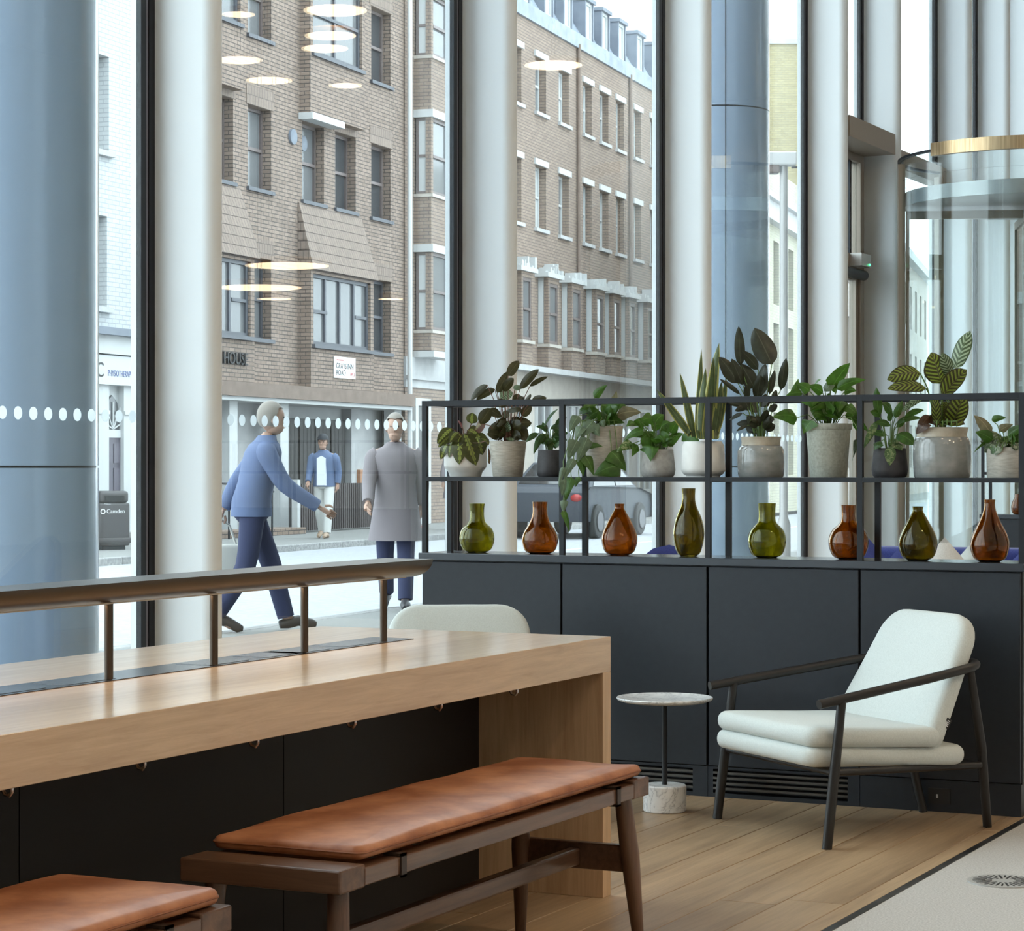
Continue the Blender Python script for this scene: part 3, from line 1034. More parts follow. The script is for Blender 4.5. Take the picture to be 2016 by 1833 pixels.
# tall bays, three storeys
for s0 in (0.56, 3.35):
    s1 = s0 + 1.22
    fl3 = [(4.19, 5.86), (7.12, 8.76), (10.1, 11.4)]
    wall_holes(hb_, 'bay_wall', BR_B1, s0, s1, 0.26, 0.39, 3.74, 12.4, [(s0 + 0.12, s1 - 0.12, a, b) for a, b in fl3])
    wall_holes(hb_, 'bay_wall', BR_B1, s0, s0 + 0.12, 0.0, 0.26, 3.74, 12.4, [(s0 - 1, s0 + 1, a, b) for a, b in fl3])
    wall_holes(hb_, 'bay_wall', BR_B1, s1 - 0.12, s1, 0.0, 0.26, 3.74, 12.4, [(s0 - 1, s0 + 3, a, b) for a, b in fl3])
    for a, b in fl3:
        sash(hb_, s0 + 0.10, s1 - 0.10, a, b, 0.33, M_BFRAME, M_GLASSL, fw=0.07)
        for x in (s0 + 0.03, s1 - 0.09):
            mb = MB()
            fbox(mb, x, x + 0.05, 0.03, 0.09, a, b)
            fbox(mb, x, x + 0.05, 0.29, 0.36, a, b)
            fbox(mb, x, x + 0.05, 0.09, 0.29, a, a + 0.06)
            fbox(mb, x, x + 0.05, 0.09, 0.29, b - 0.06, b)
            fbox(mb, x, x + 0.05, 0.09, 0.29, (a + b) / 2 - .03, (a + b) / 2 + .03)
            w = mb.obj('window', M_BFRAME, hb_)
            fpart(w, 'pane', M_GLASSW, x + 0.02, x + 0.03, 0.06, 0.32, a + .03, b - .03)
        fpart(hb_, 'lintel', M_WFRAME, s0 - 0.05, s1 + 0.05, 0.0, 0.45, b + 0.005, b + 0.17)
        fpart(hb_, 'bay_sill', M_STUCB, s0 - 0.04, s1 + 0.04, 0.0, 0.44, a - 0.07, a - 0.002)
    fpart(hb_, 'bay_slab', M_WFRAME, s0 - 0.06, s1 + 0.06, 0.0, 0.47, 3.60, 3.735)
# low bays of the first floor
fb = [(7.07, 7.94), (9.20, 10.10), (11.19, 12.10), (13.40, 14.25), (15.05, 15.85), (16.68, 17.44), (18.60, 19.34), (20.5, 21.3), (22.4, 23.2), (24.3, 25.1)]
for i, (s0, s1) in enumerate(fb):
    wall_holes(hb_, 'bay_wall', BR_B1, s0, s1, 0.16, 0.28, 3.72, 5.98, [(s0 + 0.1, s1 - 0.1, 4.32, 5.84)])
    fpart(hb_, 'bay_cheek', BR_B1, s0, s0 + 0.1, 0.0, 0.16, 3.72, 4.30)
    fpart(hb_, 'bay_cheek', BR_B1, s1 - 0.1, s1, 0.0, 0.16, 3.72, 5.98)
    sash(hb_, s0 + 0.08, s1 - 0.08, 4.32, 5.84, 0.23, M_BFRAME, M_GLASSL, fw=0.08)
    w = fpart(hb_, 'window', M_WFRAME, s0 + 0.02, s0 + 0.07, 0.0, 0.16, 4.30, 5.98)
    fpart(w, 'pane', M_GLASSW, s0 + 0.005, s0 + 0.019, 0.01, 0.15, 4.34, 5.90)
    fpart(hb_, 'bay_roof', M_WFRAME, s0 - 0.25, s1 + 0.2, -0.0, 0.36, 5.985, 6.10)
    rg = MB()
    q = s0 - 0.2
    while q < s1 + 0.15:
        wq = rnd.uniform(0.06, 0.14)
        fbox(rg, q, q + wq, 0.02, 0.30 + rnd.uniform(-.06, .06), 6.10, 6.10 + rnd.uniform(0.04, 0.22) * (1.3 if q > s0 + .2 else .7))
        q += wq + 0.01
    rg.obj('bay_flashing', M_WFRAME, hb_)
    fpart(hb_, 'bay_sill', M_STUCB, s0 - 0.05, s1 + 0.05, 0.0, 0.33, 4.24, 4.315)
fpart(hb_, 'string_course', M_STUC, 6.4, 25.3, -0.02, 0.34, 3.58, 3.715)
for s in (12.55, 17.62, 6.2):
    MB().tube([(s, -0.06, 3.7), (s, -0.06, 12.4)], 0.05, 8).obj('downpipe', M_FASCIA, hb_, smooth=True)
# lead parapet, mansard slope and dormers
fpart(hb_, 'parapet', M_LEAD, 0.0, 25.3, -0.45, 0.07, 12.30, 12.68)
ms = MB().prism([(0.10, 12.68), (1.0, 14.15), (1.6, 14.3), (3.5, 14.3), (3.5, 12.68)], 0.0, 25.3, 'X')
ms.obj('mansard_roof', M_LEAD, hb_)
for s in (6.1, 8.15, 10.1, 11.75, 13.7, 15.25, 16.9, 18.85, 20.75, 22.6, 24.4):
    dm = MB()
    fbox(dm, s - 0.10, s, -1.2, -0.08, 12.72, 13.78)
    fbox(dm, s + 0.62, s + 0.72, -1.2, -0.08, 12.72, 13.78)
    fbox(dm, s - 0.14, s + 0.76, -1.3, -0.02, 13.78, 13.88)
    d_ = dm.obj('dormer', M_LEADD, hb_)
    sash(hb_, s, s + 0.62, 12.74, 13.78, -0.16, M_WFRAME, M_GLASSW, rail=False, fw=0.08)

# ---------------------------------------------------------------- houses further down the street
PHI_C = math.radians(10)
hc = thing('cream_house', 'cream brick corner house with stone bands beyond the terrace', 'building', (-21.1, 58.7, 0), math.pi / 2 + PHI_C)
chs = [(a, a + 0.9, h, h + 1.7) for a in (-1.9, 0.55, 3.0, 5.5) for h in (1.0, 3.4, 5.6)]
wall_holes(hc, 'wall', BR_C, -2.6, 9.0, -0.5, 0.0, 0, 7.7, chs)
for a, b, c, e in chs:
    sash(hc, a, b, c, e, -0.25, M_DFRAME, M_GLASSD, fw=0.08)
fpart(hc, 'inner_wall', M_STUCB, -2.5, 9.0, -1.0, -0.55, 0, 8.9)
for z0, z1, dd in ((7.7, 7.95, 0.25), (7.95, 8.35, 0.0), (8.35, 8.5, 0.15)):
    fpart(hc, 'stone_band', M_STUC, -2.6, 9.0, -0.5, dd, z0, z1)
fpart(hc, 'attic_wall', BR_C, -2.6, 9.0, -0.5, -0.1, 8.5, 9.3)

tw = thing('brick_tower', 'tall yellow stock brick gable rising behind the cream house', 'building', (-26.4, 71.6, 0), YAW)
MB().prism([(-2.2, 0.0), (2.0, 0.0), (1.72, 6.5), (1.42, 14.7), (-2.2, 14.7)], -1.5, 1.5, 'Y').obj('gable_wall', BR_Y, tw)
MB().box(-2.3, 1.5, -1.6, 1.6, 14.7, 14.86).obj('coping', M_STUC, tw)
PHI_D = math.radians(12)
hd = thing('distant_terrace', 'distant pale terrace seen through the revolving door', 'building', (-23.6, 72.0, 0), math.pi / 2 + PHI_D)
dhs = [(a, a + 1.1, h, h + 1.9) for a in range(3, 46, 3) for h in (1.2, 4.4, 7.4)]
BR_P = brick_mat('pale_rose_brick', (0.40, 0.35, 0.31), (0.35, 0.30, 0.27), (0.27, 0.25, 0.23), 0.225, 0.075, 0.009)
wall_holes(hd, 'wall', BR_P, 2, 46, -0.5, 0.0, 0, 10.2, dhs)
for a, b, c, e in dhs:
    sash(hd, a, b, c, e, -0.25, M_WFRAME, M_GLASSD, fw=0.12)
fpart(hd, 'inner_wall', M_STUCB, 2, 46, -1.2, -0.55, 0, 10.2)
fpart(hd, 'cornice', M_STUC, 2, 46, -0.5, 0.35, 10.2, 10.55)
MB().prism([(0.0, 10.55), (1.0, 12.2), (2.0, 10.55)], 2, 46, 'X').obj('roof', M_LEADD, hd)

# ---------------------------------------------------------------- street furniture
fe = thing('picket_fence', 'low dark picket fence in front of the black gate', 'fence', SP(-0.75, 0.60), RZA)
pk = MB().box(-0.028, 0.028, -0.012, 0.012, 0.04, 0.92).data('picket', plain('fence_brown', (0.075, 0.062, 0.060), 0.7))
for i in range(42):
    link('picket', pk, fe, (0.16 + i * 0.098, 0, 0))
for z in (0.22, 0.72):
    MB().box(0.1, 4.3, 0.013, 0.045, z, z + 0.06).obj('fence_rail', MATS['fence_brown'], fe)
MB().box(-0.06, 0.06, -0.06, 0.06, 0, 1.0).obj('fence_post', M_WFRAME, fe)
MB().box(4.34, 4.42, -0.04, 0.04, 0, 1.0).obj('fence_post', MATS['fence_brown'], fe)

hr = thing('handrail', 'black metal handrail beside the brick entrance step', 'handrail', SP(-5.2, 1.05), RZA)
MB().tube([(0, 0, 0.98), (0.9, 0, 0.95), (2.6, 0, 0.80)], 0.022, 10).obj('rail', M_DARK, hr, smooth=True)
for x, z in ((0.05, 0.975), (0.9, 0.95), (1.7, 0.88), (2.55, 0.80)):
    MB().tube([(x, 0, 0), (x, 0, z)], 0.018, 8).obj('post', M_DARK, hr, smooth=True)

M_BIN = plain('bin_grey', (0.060, 0.055, 0.056), 0.5)
bn = thing('litter_bin', 'dark grey council litter bin on the far pavement', 'litter bin', (-20.80, 28.80, 0), RZA + math.radians(-40))
MB().box(-0.24, 0.24, -0.22, 0.22, 0.06, 0.70).bevel(0.03, 3).obj('bin_body', M_BIN, bn, smooth=True)
MB().box(-0.26, 0.26, -0.24, 0.24, 0.10, 0.18).bevel(0.02, 2).obj('bin_skirt', M_BIN, bn, smooth=True)
MB().box(-0.18, 0.18, -0.18, 0.18, 0.0, 0.06).obj('bin_foot', M_DARK, bn)
MB().box(-0.23, 0.23, -0.21, 0.21, 0.70, 0.88).bevel(0.05, 3).obj('bin_hood', M_BIN, bn, smooth=True)
MB().box(-0.15, 0.15, -0.222, -0.208, 0.73, 0.81).obj('bin_mouth', plain('bin_black', (0.008, 0.008, 0.008), 0.6), bn)
M_BTXT = plain('bin_white', (0.75, 0.75, 0.75), 0.6)
text_part('bin_lettering', 'Camden', 0.085, M_BTXT, bn, (-0.13, -0.223, 0.55), RT)
text_part('bin_lettering', 'litter', 0.05, M_BTXT, bn, (-0.16, -0.2145, 0.665), RT)
lg = MB().lathe([(0.026, 0), (0.040, 0), (0.040, 0.002), (0.026, 0.002), (0.026, 0)], 20, cap=False)
lg.xform(Matrix.Rotation(math.pi / 2, 4, 'X'))
lg.obj('bin_logo', M_BTXT, bn, (-0.185, -0.221, 0.575))

cone = thing('traffic_cone', 'red and white traffic cone on the far pavement', 'traffic cone', SP(3.65, 1.1))
M_CR = plain('cone_red', (0.55, 0.07, 0.04), 0.5)
MB().box(-0.19, 0.19, -0.19, 0.19, 0, 0.045).obj('cone_foot', M_CR, cone)
for i, (z0, z1) in enumerate(((0.045, 0.2), (0.2, 0.36), (0.36, 0.5), (0.5, 0.62), (0.62, 0.75))):
    r0, r1 = 0.15 - 0.16 * z0, 0.15 - 0.16 * z1
    MB().lathe([(r0, z0), (r1, z1)], 20).obj('cone_band', M_CR if i % 2 == 0 else M_LINE, cone, smooth=True, auto=40)

M_POLE = plain('galvanised_steel', (0.36, 0.345, 0.335), 0.45, 0.4)
po = thing('camera_pole', 'tall grey steel pole with a camera box on top', 'pole', (-10.05, 28.48, 0), YAW)
MB().lathe([(0.09, 0), (0.09, 0.5), (0.055, 0.6), (0.052, 5.1)], 18).obj('pole_shaft', M_POLE, po, smooth=True, auto=40)
MB().box(-0.22, 0.16, -0.1, 0.1, 5.1, 5.28).bevel(0.02, 2).obj('camera_housing', plain('housing_white', (0.55, 0.54, 0.53), 0.4), po)
MB().box(-0.24, -0.06, -0.09, 0.09, 5.0, 5.14).bevel(0.02, 2).obj('camera_lens_box', plain('housing_brown', (0.16, 0.12, 0.11), 0.4), po)
MB().tube([(0.1, 0, 5.08), (0.5, 0, 5.12)], 0.012, 8).obj('bracket', M_DARK, po)

# ---------------------------------------------------------------- round clad columns outside the glazing
M_CLAD = plain('blue_grey_cladding', (0.29, 0.375, 0.50), 0.22, 0.0, coat=0.7)
for lab, yc in (('round blue grey clad column outside the leftmost window', 9.66), ('round blue grey clad column outside, behind the snake plant', 19.80)):
    c = thing('column', lab, 'column', (-7.6, yc, 0), 0, 'round columns outside the glazing')
    for z0, z1 in ((0.0, 1.234), (1.246, 4.434), (4.446, 7.634), (7.646, 9.0)):
        n = 72
        MB().lathe([(0.45, z0), (0.45, z1)], n).obj('cladding_panel', M_CLAD, c, smooth=True, auto=50)
    MB().lathe([(0.436, 0.0), (0.436, 9.0)], 40).obj('core', M_DARK, c, smooth=True, auto=50)
    for a in (-62, 118):
        MB().box(0.444, 0.4512, -0.004, 0.004, 0, 9.0).obj('seam', M_DARKMUL, c, (0, 0, 0), (0, 0, math.radians(a)))

# ================================================================== lobby lamps
M_GLOW = emit_mat('warm_lamp_glow', (1.0, 0.74, 0.46), 9.0)
M_SHADE = plain('lamp_shade_bronze', (0.45, 0.27, 0.13), 0.45)


def pendant(x, y, z, dia, label, power):
    p = thing('pendant_lamp', label, 'lamp', (x, y, z), 0, 'disc pendant lamps over the lobby')
    r = dia / 2
    MB().lathe([(0.001, 0.012), (r * 0.96, 0.012), (r, 0.02), (r, 0.06), (r * 0.9, 0.085), (0.001, 0.10)], 40).obj('shade', M_SHADE, p, smooth=True, auto=50)
    MB().lathe([(0.001, 0.004), (r * 0.93, 0.004), (r * 0.93, 0.0115), (0.001, 0.0115)], 40).obj('diffuser', M_GLOW, p, smooth=True, auto=50)
    MB().tube([(0, 0, 0.10), (0, 0, CEIL_Z - z)], 0.006, 6).obj('cord', M_DARK, p)
    if power:
        l = bpy.data.lights.new('pendant_light', 'AREA')
        l.shape = 'DISK'
        l.size = dia * 0.9
        l.energy = power
        l.color = (1.0, 0.79, 0.55)
        link('pendant_light', l, p, (0, 0, 0.0))
    return p


PEND = [(-0.59, 26.20, 6.2, 0.72), (1.11, 23.78, 6.6, 0.76), (1.65, 23.58, 3.6, 1.02), (1.65, 22.97, 3.3, 1.0), (1.43, 24.21, 6.4, 0.62), (1.93, 24.92, 6.4, 0.58),
        (3.96, 26.13, 6.6, 0.62), (2.45, 24.58, 3.3, 0.40), (1.84, 26.44, 3.4, 0.30), (3.18, 25.63, 6.2, 0.60), (2.50, 26.41, 6.2, 0.42), (2.83, 24.36, 6.8, 0.40)]
words = ['first', 'second', 'third', 'fourth', 'fifth', 'sixth', 'seventh', 'eighth', 'ninth', 'tenth', 'eleventh', 'twelfth']
for i, (x, y, z, dia) in enumerate(PEND):
    pendant(x, y, z, dia, 'disc pendant lamp reflected in the glass, %s over the far lobby' % words[i], 0)

# recessed ceiling lights over the seating, out of view above
for i in range(3):
    for j in range(3):
        x, y = -1.2 + i * 3.8, -2.0 + j * 7.0
        dl = thing('ceiling_light', 'round recessed ceiling light above the seating, out of view', 'lamp', (x, y, CEIL_Z), 0, 'recessed ceiling lights')
        MB().lathe([(0.16, -0.012), (0.22, -0.012), (0.22, -0.001), (0.16, -0.001), (0.16, -0.012)], 32, cap=False).obj('trim_ring', M_WHITEPAINT, dl, smooth=True, auto=40)
        MB().lathe([(0.001, -0.006), (0.158, -0.006), (0.158, -0.001), (0.001, -0.001)], 32).obj('diffuser', M_GLOW, dl)
        l = bpy.data.lights.new('ceiling_lamp', 'AREA')
        l.shape = 'DISK'
        l.size = 0.3
        l.energy = 18 if i == 0 else 68
        l.color = (1.0, 0.76, 0.50)
        link('ceiling_lamp', l, dl, (0, 0, -0.02))

# ================================================================== pedestrians and a car in the street


def skinned(verts, edges, radii, sub=2):
    """Skin + Subdivision surface evaluated to a plain bmesh"""
    me = bpy.data.meshes.new('skin_tmp')
    me.from_pydata(verts, edges, [])
    ob = bpy.data.objects.new('skin_tmp', me)
    COL.objects.link(ob)
    ob.modifiers.new('skin', 'SKIN')
    for i, r in enumerate(radii):
        sv = me.skin_vertices[0].data[i]
        sv.radius = r if hasattr(r, '__len__') else (r, r)
        sv.use_root = (i == 0)
    ss = ob.modifiers.new('sub', 'SUBSURF')
    ss.levels = sub
    ss.render_levels = sub
    bpy.context.view_layer.update()
    dg = bpy.context.evaluated_depsgraph_get()
    out = bpy.data.meshes.new_from_object(ob.evaluated_get(dg))
    bpy.data.objects.remove(ob)
    bm = bmesh.new()
    bm.from_mesh(out)
    bpy.data.meshes.remove(out)
    return bm


M_SKIN = plain('skin', (0.42, 0.26, 0.19), 0.55)
M_EYE = plain('eye_dark', (0.03, 0.025, 0.02), 0.3)
M_SHOE = plain('shoe_dark', (0.025, 0.023, 0.025), 0.5)


def person(label, loc, heading, top_m, leg_m, hair_m, stride=0.32, swing=0.26, scale=1.0, coat=False, cap=None, shirt=None, shoe=M_SHOE, lean=0.05, phase=1):
    p = thing('person', label, 'person', loc, heading, 'pedestrians in the street')
    p.scale = (scale,) * 3
    L = lean
    # joints; +x is the walking direction
    pel, sp1, sp2, nek = (0, 0, 0.96), (L * .4, 0, 1.14), (L, 0, 1.34), (L * 1.3, 0, 1.47)
    hips = {s: (0, s * 0.095, 0.92) for s in (-1, 1)}
    kn, an, to = {}, {}, {}
    for s in (-1, 1):
        f = s * phase
        if f > 0:      # leading leg, heel down
            kn[s] = (stride * 0.62, s * 0.10, 0.50)
            an[s] = (stride * 1.02, s * 0.10, 0.085)
            to[s] = (stride * 1.02 + 0.17, s * 0.11, 0.045)
        else:          # trailing leg, pushing off
            kn[s] = (-stride * 0.18, s * 0.10, 0.49)
            an[s] = (-stride * 1.02, s * 0.10, 0.13)
            to[s] = (-stride * 1.02 + 0.14, s * 0.11, 0.035)
    sh = {s: (L, s * 0.185, 1.395) for s in (-1, 1)}
    el, wr = {}, {}
    for s in (-1, 1):
        f = -s * phase
        el[s] = (L + f * swing * 0.45 - 0.03, s * 0.235, 1.12)
        wr[s] = (L + f * swing + 0.06, s * 0.225, 0.90 + (0.05 if f > 0 else 0.02))
    # body: one continuous skinned figure
    V = [pel, sp1, sp2, nek, (L * 1.5, 0, 1.53)]
    Rr = [(0.115, 0.15), (0.10, 0.135), (0.11, 0.155), 0.055, 0.05]
    E_ = [(0, 1), (1, 2), (2, 3), (3, 4)]
    for s in (-1, 1):
        b = len(V)
        V += [hips[s], kn[s], an[s], to[s]]
        Rr += [0.085, 0.055, 0.038, 0.032]
        E_ += [(0, b), (b, b + 1), (b + 1, b + 2), (b + 2, b + 3)]
        b = len(V)
        V += [sh[s], el[s], wr[s]]
        Rr += [0.058, 0.042, 0.03]
        E_ += [(2, b), (b, b + 1), (b + 1, b + 2)]
    bm = skinned(V, E_, Rr)
    mb = MB()
    mb.bm.free()
    mb.bm = bm
    # head with jaw, nose, ears
    hx, hz = L * 1.6 + 0.015, 1.615
    mb.ball((hx, 0, hz + 0.02), (0.098, 0.078, 0.112), 3)
    mb.ball((hx + 0.02, 0, hz - 0.055), (0.072, 0.060, 0.060), 2)
    mb.tube([(hx + 0.085, 0, hz + 0.03), (hx + 0.112, 0, hz - 0.012), (hx + 0.09, 0, hz - 0.018)], [0.008, 0.014, 0.008], 8)
    for s in (-1, 1):
        mb.ball((hx - 0.005, s * 0.079, hz), (0.020, 0.010, 0.030), 1)
    mb.tube([(hx + 0.086, -0.024, hz - 0.058), (hx + 0.094, 0, hz - 0.056), (hx + 0.086, 0.024, hz - 0.058)], 0.0065, 6)
    # hands: palm, four fingers, thumb
    for s in (-1, 1):
        w = Vector(wr[s])
        dr = (w - Vector(el[s])).normalized()
        fw = Vector((1, 0, 0)) - dr * dr.x
        fw.normalize()
        pc = w + dr * 0.055
        mb.tube([w - dr * 0.01, w + dr * 0.03, pc + dr * 0.03], [0.026, 0.036, 0.034], 10, 0.55)
        for k, (off, ln) in enumerate(((0.026, 0.066), (0.009, 0.075), (-0.009, 0.070), (-0.026, 0.054))):
            b0 = pc + dr * 0.022 + fw * off
            mid = b0 + dr * ln * 0.5 + Vector((0, -s * 0.010, 0))
            mb.tube([b0, mid, mid + dr * ln * 0.42 + Vector((0, -s * 0.022, 0))], [0.0095, 0.009, 0.007], 6)
        t0 = w + dr * 0.028 + fw * 0.03
        mb.tube([t0, t0 + dr * 0.03 + fw * 0.022, t0 + dr * 0.058 + fw * 0.022], [0.0115, 0.0105, 0.008], 6)
    mb.obj('body', M_SKIN, p, smooth=True, auto=70)
    for s in (-1, 1):
        MB().ball((hx + 0.083, s * 0.033, hz + 0.022), 0.011, 1).obj('eye', M_EYE, p, smooth=True)
    # hair: a cap of short hair, open at the face
    hb = MB()
    hb.ball((hx - 0.012, 0, hz + 0.035), (0.108, 0.090, 0.118), 3)
    bmesh.ops.delete(hb.bm, geom=[v for v in hb.bm.verts if (v.co.x > hx + 0.045 and v.co.z < hz + 0.085) or v.co.z < hz - 0.06], context='VERTS')
    hb.obj('hair', hair_m, p, smooth=True, auto=80)
    if cap:
        cb = MB()
        cb.ball((hx - 0.008, 0, hz + 0.06), (0.114, 0.097, 0.105), 3)
        bmesh.ops.delete(cb.bm, geom=[v for v in cb.bm.verts if v.co.z < hz + 0.055], context='VERTS')
        co = cb.obj('cap', cap, p, smooth=True, auto=80)
        MB().prism([(hx + 0.07, -0.075), (hx + 0.15, -0.05), (hx + 0.175, 0), (hx + 0.15, 0.05), (hx + 0.07, 0.075)], hz + 0.055, hz + 0.067).obj('cap_peak', cap, co)
    def ring(c, rx, ry, n=20):
        return [(c[0] + rx * math.cos(2 * math.pi * k / n), c[1] + ry * math.sin(2 * math.pi * k / n), c[2]) for k in range(n)]

    def limb(mb, pts, rads):
        P = [Vector(q) for q in pts]
        out, rr = [], []
        for i in range(len(P) - 1):
            for k in range(4):
                t = k / 4
                out.append(P[i].lerp(P[i + 1], t))
                rr.append(rads[i] + (rads[i + 1] - rads[i]) * t)
        out.append(P[-1])
        rr.append(rads[-1])
        # soften the bend
        sm = [out[0]] + [(out[i - 1] + out[i] * 2 + out[i + 1]) / 4 for i in range(1, len(out) - 1)] + [out[-1]]
        mb.tube(sm, rr, 16)
    # trousers: seat and two tapering legs
    q = MB()
    q.loops([ring((0, 0, 1.03), 0.125, 0.160), ring((0, 0, 0.95), 0.138, 0.178), ring((0, 0, 0.88), 0.135, 0.178), ring((0, 0, 0.84), 0.10, 0.14)])
    for s in (-1, 1):
        k, a = Vector(kn[s]), Vector(an[s])
        limb(q, [(0, s * 0.088, 0.93), tuple(k), tuple(a + (k - a).normalized() * 0.015)], [0.100, 0.078, 0.066])
    q.obj('trousers', leg_m, p, smooth=True, auto=80)
    # jacket or coat: torso and two sleeves
    zb = 0.62 if coat else 0.88
    q = MB()
    q.loops([ring((0, 0, zb), 0.30 if coat else 0.158, 0.25 if coat else 0.195), ring((0, 0, 1.0), 0.152, 0.19), ring(sp1, 0.142, 0.178), ring((L * .8, 0, 1.27), 0.152, 0.198),
             ring((L, 0, 1.37), 0.142, 0.212), ring((L * 1.1, 0, 1.425), 0.118, 0.185), ring((L * 1.2, 0, 1.46), 0.088, 0.115), ring((L * 1.35, 0, 1.50), 0.070, 0.074)])
    for s in (-1, 1):
        w, e = Vector(wr[s]), Vector(el[s])
        limb(q, [(L, s * 0.155, 1.40), (L - .005, s * 0.20, 1.36), el[s], tuple(w + (e - w).normalized() * 0.02)], [0.070, 0.080, 0.064, 0.050])
    q.obj('jacket', top_m, p, smooth=True, auto=80)
    if shirt:
        MB().prism([(-0.075, 0.90), (0.075, 0.90), (0.075, 1.36), (0, 1.40), (-0.075, 1.36)], L + 0.09, L + 0.162, 'X').bevel(0.01, 2).obj('shirt_front', shirt, p, smooth=True)
    # shoes
    for s in (-1, 1):
        a, t = Vector(an[s]), Vector(to[s])
        hl = a + Vector((-0.055, 0, -0.045))
        hl.z = max(hl.z, 0.035)
        MB().tube([hl, a + Vector((0.01, 0, -0.03)), (a + t) / 2 + Vector((0.01, 0, 0.005)), t + Vector((0.03, 0, 0)), t + Vector((0.065, 0, -0.006))], [0.03, 0.046, 0.042, 0.036, 0.02], 12).obj('shoe', shoe, p, smooth=True)
    return p


C_BLUE = plain('cloth_slate_blue', (0.10, 0.135, 0.24), 0.85)
C_NAVY = plain('cloth_navy', (0.030, 0.036, 0.085), 0.85)
C_DENIM = plain('cloth_denim', (0.10, 0.14, 0.24), 0.85)
C_CREAM = plain('cloth_cream', (0.55, 0.55, 0.53), 0.85)
C_WHITE = plain('cloth_white', (0.66, 0.68, 0.74), 0.85)
C_MAUVE = plain('cloth_mauve_grey', (0.20, 0.175, 0.185), 0.85)
H_GREY = plain('hair_grey', (0.26, 0.23, 0.20), 0.7)
H_BROWN = plain('hair_brown', (0.08, 0.05, 0.035), 0.7)
SDIR = math.pi / 2 + PHI_A          # heading along the street, away from the viewer
p1 = person('person in a slate blue jacket striding past the middle window', (-9.50, 14.95, 0), SDIR - math.radians(55), C_BLUE, C_NAVY, H_GREY, 0.28, 0.34, 0.985, lean=0.09)
person('person in denim jacket, white shirt, cream trousers and dark cap', (-20.70, 34.92, 0), math.radians(-75), C_DENIM, C_CREAM, H_BROWN, 0.20, 0.12, 1.02, cap=plain('cap_black', (0.02, 0.022, 0.028), 0.7), shirt=C_WHITE, shoe=plain('shoe_tan', (0.33, 0.24, 0.17), 0.6))
person('person in a long mauve grey coat near the divider end', (-9.86, 17.85, 0), SDIR + math.pi + math.radians(20), C_MAUVE, C_NAVY, H_GREY, 0.26, 0.26, 0.97, coat=True, lean=0.05)
person('person in dark clothes far off beside the traffic cone', (-21.25, 40.9, 0), SDIR, C_MAUVE, C_NAVY, H_BROWN, 0.24, 0.2, 1.0, coat=True)
# shoulder bag of the striding person
_h = SDIR - math.radians(55)
_hx, _hy = -0.20 * math.cos(_h) - 0.26 * math.sin(_h), -0.20 * math.sin(_h) + 0.26 * math.cos(_h)
bg_ = thing('shoulder_bag', 'pale canvas bag carried by the person in slate blue', 'bag', (p1.location.x + _hx, p1.location.y + _hy, 0.37), _h)
m = MB().box(-0.16, 0.16, -0.05, 0.05, 0.0, 0.28)
m.bevel(0.03, 3)
m.obj('bag_body', plain('canvas', (0.55, 0.54, 0.50), 0.9), bg_, smooth=True)
MB().tube([(-0.12, 0, 0.27), (-0.07, 0, 0.42), (0, 0, 0.47), (0.07, 0, 0.42), (0.12, 0, 0.27)], 0.010, 8).obj('bag_strap', MATS['canvas'], bg_, smooth=True)


